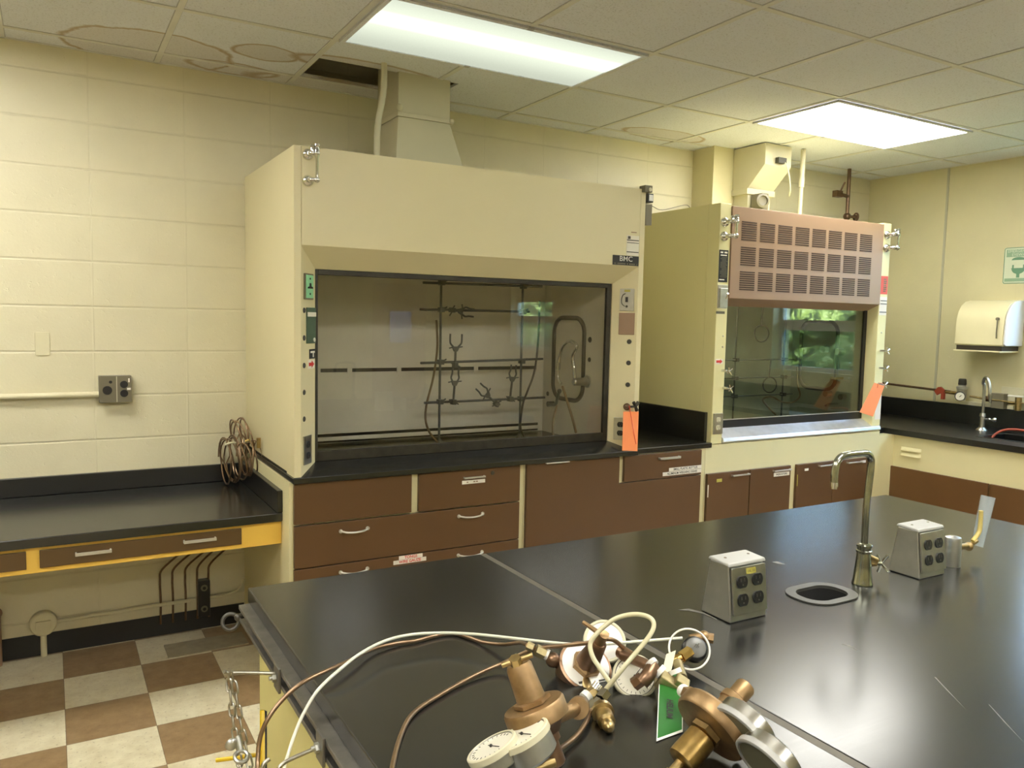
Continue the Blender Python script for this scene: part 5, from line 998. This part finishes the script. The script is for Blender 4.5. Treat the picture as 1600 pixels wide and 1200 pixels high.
# regulator B, centre
B = thing('gas_regulator', 'gas regulator at the centre of the heap with white ringed body and white gauges', 'regulator', (0.8850, 1.2170, 0.9140))
c = V((0.8736, 1.2016, 0.9354)); n_ = V((-0.0529, -0.5900, 0.8056))
part(B, 'body_drum', MB().lathe(c - n_ * 0.045, n_, [(0, 0.040), (0.006, 0.048), (0.040, 0.0535), (0.045, 0.0525), (0.046, 0.046)], 48), 'bronzed2')
part(B, 'label_ring', MB().lathe(c + n_ * 0.0005, n_, [(0, 0.0475), (0.0015, 0.0475)], 48), 'white')
f = Fr(c + n_ * 0.0022, axes(n_)[0], axes(n_)[1])
u = V((-0.3440, -0.5170, -0.7838)); 
part(B, 'ring_print', MB(f).box((-0.030, -0.030, 0), (-0.010, -0.0345, 0.0005)), 'darkg')
part(B, 'ring_print', MB(f).box((0.012, -0.034, 0), (0.026, -0.0375, 0.0005)), 'darkg')
part(B, 'hex_collar', MB().lathe(c + n_ * 0.002, n_, [(0, 0.029), (0.010, 0.029), (0.014, 0.024)], 6), 'bronze')
part(B, 'bonnet', MB().lathe(c + n_ * 0.014, n_, [(0, 0.0235), (0.004, 0.0225), (0.05, 0.0165), (0.062, 0.0150), (0.066, 0.0115)], 32), 'bronzed2')
part(B, 'adjusting_screw', MB().cyl(c + n_ * 0.08, c + n_ * 0.106, 0.0095), 'bronze'); 
part(B, 'tee_handle', MB().cyl((0.8637, 1.2003, 1.0232), (0.8769, 1.1646, 1.0112), 0.0036, 0.0050).cyl((0.8765, 1.1682, 1.0124), (0.8823, 1.1519, 1.0074), 0.0085, 0.0095), 'bronze')
gauge(B, (0.9495, 1.2434, 0.9548), (-0.3427, -0.6845, 0.6434), 0.0425, 0.020, 'ivory', ticks=False, face='white')  # glare on this dial painted as a blank white face
gauge(B, (0.9243, 1.1160, 0.9394), (-0.3900, -0.6123, 0.6878), 0.0410, 0.030, 'darkg')
part(B, 'gauge_elbow', MB().tube([(0.9194, 1.1494, 0.9666), (0.9262, 1.1236, 0.9679), (0.9350, 1.0937, 0.9657), (0.9305, 1.0810, 0.9621)], 0.010, 12, smooth=5).tube([(0.9362, 1.0810, 0.9705), (0.9160, 1.0705, 0.9598), (0.9054, 1.0731, 0.9491)], 0.013, 12, smooth=5).hexn((0.9096, 1.0767, 0.9539), (0.8968, 1.0855, 0.9411), 0.012).cyl((0.9305, 1.1675, 0.9650), (0.9307, 1.1386, 0.9636), 0.013), 'bronzed2')
part(B, 'thread_tape', MB().cyl((0.9329, 1.0846, 0.9769), (0.9341, 1.0768, 0.9726), 0.0115).cyl((0.9417, 1.0731, 0.9653), (0.9455, 1.0667, 0.9599), 0.0125), 'white')
part(B, 'left_elbow', MB().tube([(0.8500, 1.2340, 0.9273), (0.8313, 1.2375, 0.9349), (0.8193, 1.2399, 0.9491)], 0.010, 12, smooth=5).ball((0.8202, 1.2344, 0.9447), 0.0145), 'bronzed2')
part(B, 'left_tape', MB().cyl((0.8141, 1.2411, 0.9522), (0.8085, 1.2462, 0.9551), 0.0105), 'white')
part(B, 'left_flare_nut', MB().hexn((0.8073, 1.2442, 0.9549), (0.7918, 1.2522, 0.9637), 0.0115).hexn((0.7881, 1.2556, 0.9657), (0.7787, 1.2639, 0.9707), 0.0085), 'brassg')
part(B, 'lower_elbow', MB().tube([(0.8538, 1.1617, 0.8999), (0.8536, 1.1659, 0.9068), (0.8629, 1.1919, 0.9163)], 0.011, 12, smooth=4).hexn((0.8393, 1.1153, 0.9316), (0.8218, 1.1218, 0.9208), 0.0115), 'brass')
part(B, 'lower_tape', MB().cyl((0.8206, 1.1183, 0.9249), (0.8108, 1.1162, 0.9210), 0.0115), 'white')
t2 = part(B, 'inlet_nut', MB().lathe((0.8119, 1.0700, 0.9260), V((0.7762, 0.9901, 0.9247)) - V((0.8119, 1.0700, 0.9260)), [(0, 0.013), (0.010, 0.019), (0.022, 0.0195), (0.024, 0.013), (0.028, 0.0155), (0.050, 0.0150), (0.054, 0.010), (0.062, 0.0105), (0.070, 0.0085), (0.074, 0.004)], 24), 'brass')
part(B, 'chrome_fittings', MB().hexn((0.8302, 1.0808, 0.9437), (0.8148, 1.0746, 0.9371), 0.0115).hexn((0.8128, 1.0754, 0.9360), (0.8030, 1.0730, 0.9313), 0.0080).hexn((0.8032, 1.0734, 0.9322), (0.7868, 1.0672, 0.9251), 0.0120).cyl((0.8368, 1.1049, 0.9460), (0.8293, 1.1058, 0.9379), 0.012), 'chrome')
# regulator C, right
R3 = thing('gas_regulator', 'bronze gas regulator at the right of the heap with two bare metal gauges', 'regulator', (0.9250, 0.9270, 0.9140))
a, d, L = along((0.8053, 0.8599, 0.9346), (0.9442, 0.8674, 1.0193))
part(R3, 'bonnet', MB().lathe(a, d, [(0, 0.018), (0.004, 0.0235), (0.012, 0.0240), (0.052, 0.0230), (0.056, 0.018)], 32), 'brass2')
part(R3, 'adjusting_screw', MB().cyl(a - d * 0.022, a, 0.0075).hexn(a - d * 0.034, a - d * 0.020, 0.0105), 'brass')
part(R3, 'hex_flange', MB().lathe(a + d * 0.056, d, [(0, 0.026), (0.009, 0.026)], 6), 'brass')
part(R3, 'diaphragm_disc', MB().lathe(a + d * 0.066, d, [(0, 0.030), (0.001, 0.058), (0.005, 0.0610), (0.024, 0.0615), (0.028, 0.058), (0.0305, 0.044), (0.040, 0.024), (0.046, 0.019)], 44), 'bronze')
part(R3, 'outlet_body', MB().lathe(a + d * 0.110, d, [(0, 0.0190), (0.014, 0.0190), (0.015, 0.0215), (0.026, 0.0215), (0.028, 0.018)], 28), 'bronze')
part(R3, 'outlet_stem', MB().lathe(a + d * 0.136, d, [(0, 0.0155), (0.026, 0.0160), (0.030, 0.0135), (0.0305, 0.010)], 28), 'bronze')
part(R3, 'side_port', MB().hexn((0.9340, 0.9868, 0.9585), (0.9209, 0.9453, 0.9694), 0.0135).cyl((0.9196, 0.9470, 0.9701), (0.8870, 0.8926, 0.9803), 0.015), 'bronze')
part(R3, 'port_tape', MB().cyl((0.9389, 1.0034, 0.9560), (0.9337, 0.9865, 0.9575), 0.0115), 'white')
gauge(R3, (0.8711, 0.8095, 0.9871), (-0.8477, -0.0449, -0.5286), 0.0480, 0.032, 'alum2', 'lidm', 'dialg', False)
gauge(R3, (0.8626, 0.7526, 0.9673), (-0.8591, -0.0305, -0.5110), 0.0480, 0.032, 'alum2', 'lidm', 'dialg', False)
part(R3, 'gauge_stems', MB().cyl((0.9209, 0.8487, 0.9682), (0.9361, 0.9043, 0.9547), 0.009).cyl((0.9102, 0.7690, 0.9594), (0.9172, 0.8562, 0.9291), 0.009), 'brass')
# needle valve with ring and tag
N4 = thing('needle_valve', 'small brass needle valve with round grey capped black knob', 'valve', (1.0780, 1.1490, 0.9140))
n_ = V((-0.3702, -0.6894, 0.6226)); c = V((1.0851, 1.1285, 0.9573))
kb = part(N4, 'knob', MB().lathe(c - n_ * 0.024, n_, [(0, 0.016), (0.004, 0.0245), (0.018, 0.0245), (0.022, 0.021)], 24), 'blackp')
part(kb, 'knob_cap', MB().lathe(c - n_ * 0.0025, n_, [(0, 0.0200), (0.0035, 0.0200), (0.005, 0.018), (0.0055, 0.004)], 36), 'capg')
f = Fr(c + n_ * 0.0031, V((0.5091, -0.2167, 0.8330)), V((-0.7219, 0.4674, 0.5103)))
part(kb, 'cap_mark', MB(f).box((-0.008, -0.0045, 0), (0.004, -0.0030, 0.0006)).box((-0.008, 0.0028, 0), (0.004, 0.0043, 0.0006)).box((-0.008, -0.0045, 0), (-0.0065, 0.0043, 0.0006)).box((0.004, -0.0045, 0), (0.0055, 0.0043, 0.0006)).box((-0.0045, -0.001, 0), (0.010, 0.0005, 0.0006)), 'alum')
part(N4, 'valve_body', MB().hexn((1.0405, 1.1208, 0.9484), (1.0656, 1.1235, 0.9552), 0.0115).cyl((1.0278, 1.1280, 0.9406), (1.0427, 1.1196, 0.9498), 0.010), 'brassb2')
part(N4, 'outlet_fitting', MB().cyl((1.1056, 1.1670, 0.9547), (1.1288, 1.1552, 0.9601), 0.011).ball((1.1309, 1.1539, 0.9615), 0.0125).hexn((1.1343, 1.1501, 0.9609), (1.1439, 1.1402, 0.9601), 0.0100), 'bronze')
part(N4, 'block', MB(Fr((0.9612, 1.0609, 0.9373), V((0.6572, -0.5512, -0.5141)), V((0.2514, -0.5367, 0.8054)))).box((-0.026, -0.015, -0.012), (0.026, 0.013, 0.012)).box((0.000, 0.013, -0.012), (0.026, 0.026, 0.012)), 'brassg', 0.003)
part(N4, 'thread_tape', MB().cyl((0.9760, 1.0686, 0.9600), (0.9768, 1.0639, 0.9532), 0.0125), 'white')
part(N4, 'stub', MB().cyl((0.9960, 1.0674, 0.9392), (1.0204, 1.1090, 0.9470), 0.010), 'brassg')
single('wire_ring', 'large white wire ring looped around the needle valve knob', 'ring', MB().torus((1.0530, 1.1123, 0.9671), (-0.4793, -0.6383, 0.6024), 0.0385, 0.0020, 40, 8), 'white', (1.0530, 1.1123, 0.9671))
TG = thing('gas_tag', 'bent green and white tag reading HELIUM under the brass valve', 'tag', (0.9110, 1.0050, 0.9140))
q0, q1, q3 = V((0.8370, 0.9510, 0.9160)), V((0.8960, 0.9540, 0.9160)), V((0.9524, 1.0810, 0.9453)); q2 = q3 + (q1 - q0) * 1.02
nn = (q1 - q0).cross(q3 - q0).normalized() * 0.001
part(TG, 'card', MB().prism([q0, q1, q2, q3], nn * -1), 'white')
def ins(p, c_, k): return p + (c_ - p) * k
cc = (q0 + q1 + q2 + q3) / 4
part(TG, 'green_face', MB().prism([ins(q, cc, 0.07) for q in (q0, q1, q2, q3)], nn * 0.6), 'green')
xd = ((q0 - q3).normalized() + (q1 - q2).normalized()); fr = Fr(lerp(lerp(q0, q1, 0.52), lerp(q3, q2, 0.36), 0.40) + nn * 2.4, xd, xd.cross(nn) * -1)
text(TG, 'HELIUM', 0.0150, fr, 'ink', w=0.0005, sx=1.0)
part(TG, 'upper_card', MB().prism([V((0.9469, 1.0726, 0.9427)), V((0.9742, 1.0762, 0.9451)), V((1.0240, 1.1178, 0.9681)), V((0.9963, 1.1134, 0.9677))], nn * -1), 'ivory')

# ---------------------------------------------------------------- tubes lying on the island
single('copper_tube', 'long copper tube bending off the left edge of the island', 'tube', MB().tube([(0.2850, 1.3150, 0.8000), (0.2950, 1.3580, 0.8150), (0.3030, 1.3760, 0.8500), (0.3170, 1.3800, 0.8800), (0.3440, 1.3890, 0.9050), (0.3820, 1.3930, 0.9280), (0.4320, 1.4090, 0.9340), (0.4850, 1.4390, 0.9300), (0.5460, 1.4830, 0.9240), (0.6070, 1.4980, 0.9200), (0.6490, 1.4940, 0.9190), (0.6980, 1.5000, 0.9190), (0.7360, 1.4920, 0.9190), (0.7560, 1.4550, 0.9190), (0.7690, 1.4160, 0.9210), (0.7870, 1.3670, 0.9320), (0.7980, 1.3230, 0.9500), (0.7797, 1.2633, 0.9707)], 0.0040, 10, smooth=6), 'copper', (0.6490, 1.4940, 0.9190))
single('copper_tube', 'copper tube curving from the near edge over the centre regulator', 'tube', MB().tube([(0.4120, 1.0370, 0.9190), (0.4420, 1.0970, 0.9190), (0.4810, 1.1620, 0.9190), (0.5220, 1.2120, 0.9190), (0.5800, 1.2470, 0.9190), (0.6750, 1.2870, 0.9210), (0.7520, 1.2970, 0.9300), (0.7948, 1.2617, 0.9608), (0.8323, 1.2188, 0.9760), (0.8549, 1.1779, 0.9919), (0.8769, 1.1485, 1.0060), (0.8964, 1.1447, 1.0013), (0.9243, 1.1525, 0.9794)], 0.0041, 10, smooth=6), 'copper', (0.5800, 1.2470, 0.9190))
single('copper_tube', 'short copper tube from the chrome fittings down to the lower left regulator', 'tube', MB().tube([(0.7885, 1.0677, 0.9256), (0.7627, 1.0425, 0.9242), (0.7276, 1.0180, 0.9225), (0.6889, 0.9976, 0.9242), (0.6452, 0.9680, 0.9390), (0.6147, 0.9491, 0.9525), (0.6027, 0.9494, 0.9517)], 0.0042, 10, smooth=6), 'copper', (0.7276, 1.0180, 0.9225))
single('copper_tube', 'stub of copper tube at the bottom below the tilted gauges', 'tube', MB().tube([(0.5259, 0.9551, 0.9427), (0.5442, 0.9507, 0.9514), (0.5659, 0.9517, 0.9517), (0.5800, 0.9535, 0.9469)], 0.0042, 10, smooth=5), 'copper', (0.5442, 0.9507, 0.9514))
single('nylon_tube', 'long thin white nylon tube arching across the island from its left edge', 'tube', MB().tube([(0.3110, 1.2810, 0.8000), (0.3300, 1.3100, 0.8300), (0.3560, 1.3420, 0.8650), (0.3790, 1.3580, 0.8950), (0.4080, 1.3710, 0.9220), (0.4620, 1.4000, 0.9400), (0.5080, 1.4310, 0.9450), (0.5660, 1.4630, 0.9450), (0.6240, 1.4700, 0.9450), (0.6890, 1.4560, 0.9420), (0.7420, 1.4130, 0.9450), (0.7960, 1.3490, 0.9500), (0.8470, 1.2850, 0.9550), (0.8850, 1.2410, 0.9600), (0.9380, 1.2180, 0.9600), (1.0100, 1.2080, 0.9550), (1.0630, 1.1920, 0.9550), (1.0950, 1.1781, 0.9567)], 0.0031, 10, smooth=6), 'nylon', (0.6910, 1.4600, 0.9400))
single('plastic_tube', 'milky plastic tube looping high above the centre regulator', 'tube', MB().tube([(0.8275, 1.0844, 0.9416), (0.8401, 1.0729, 0.9669), (0.8721, 1.0668, 1.0010), (0.9035, 1.0677, 1.0249), (0.9256, 1.0723, 1.0426), (0.9318, 1.0804, 1.0553), (0.9260, 1.0951, 1.0608), (0.9083, 1.1100, 1.0612), (0.8841, 1.1255, 1.0529), (0.8635, 1.1341, 1.0379), (0.8473, 1.1386, 1.0224), (0.8366, 1.1389, 1.0076), (0.8334, 1.1257, 0.9906), (0.8374, 1.1071, 0.9746), (0.8415, 1.0892, 0.9610), (0.8438, 1.0788, 0.9532)], 0.0043, 12, smooth=6), 'clear', (0.9035, 1.0677, 1.0249))
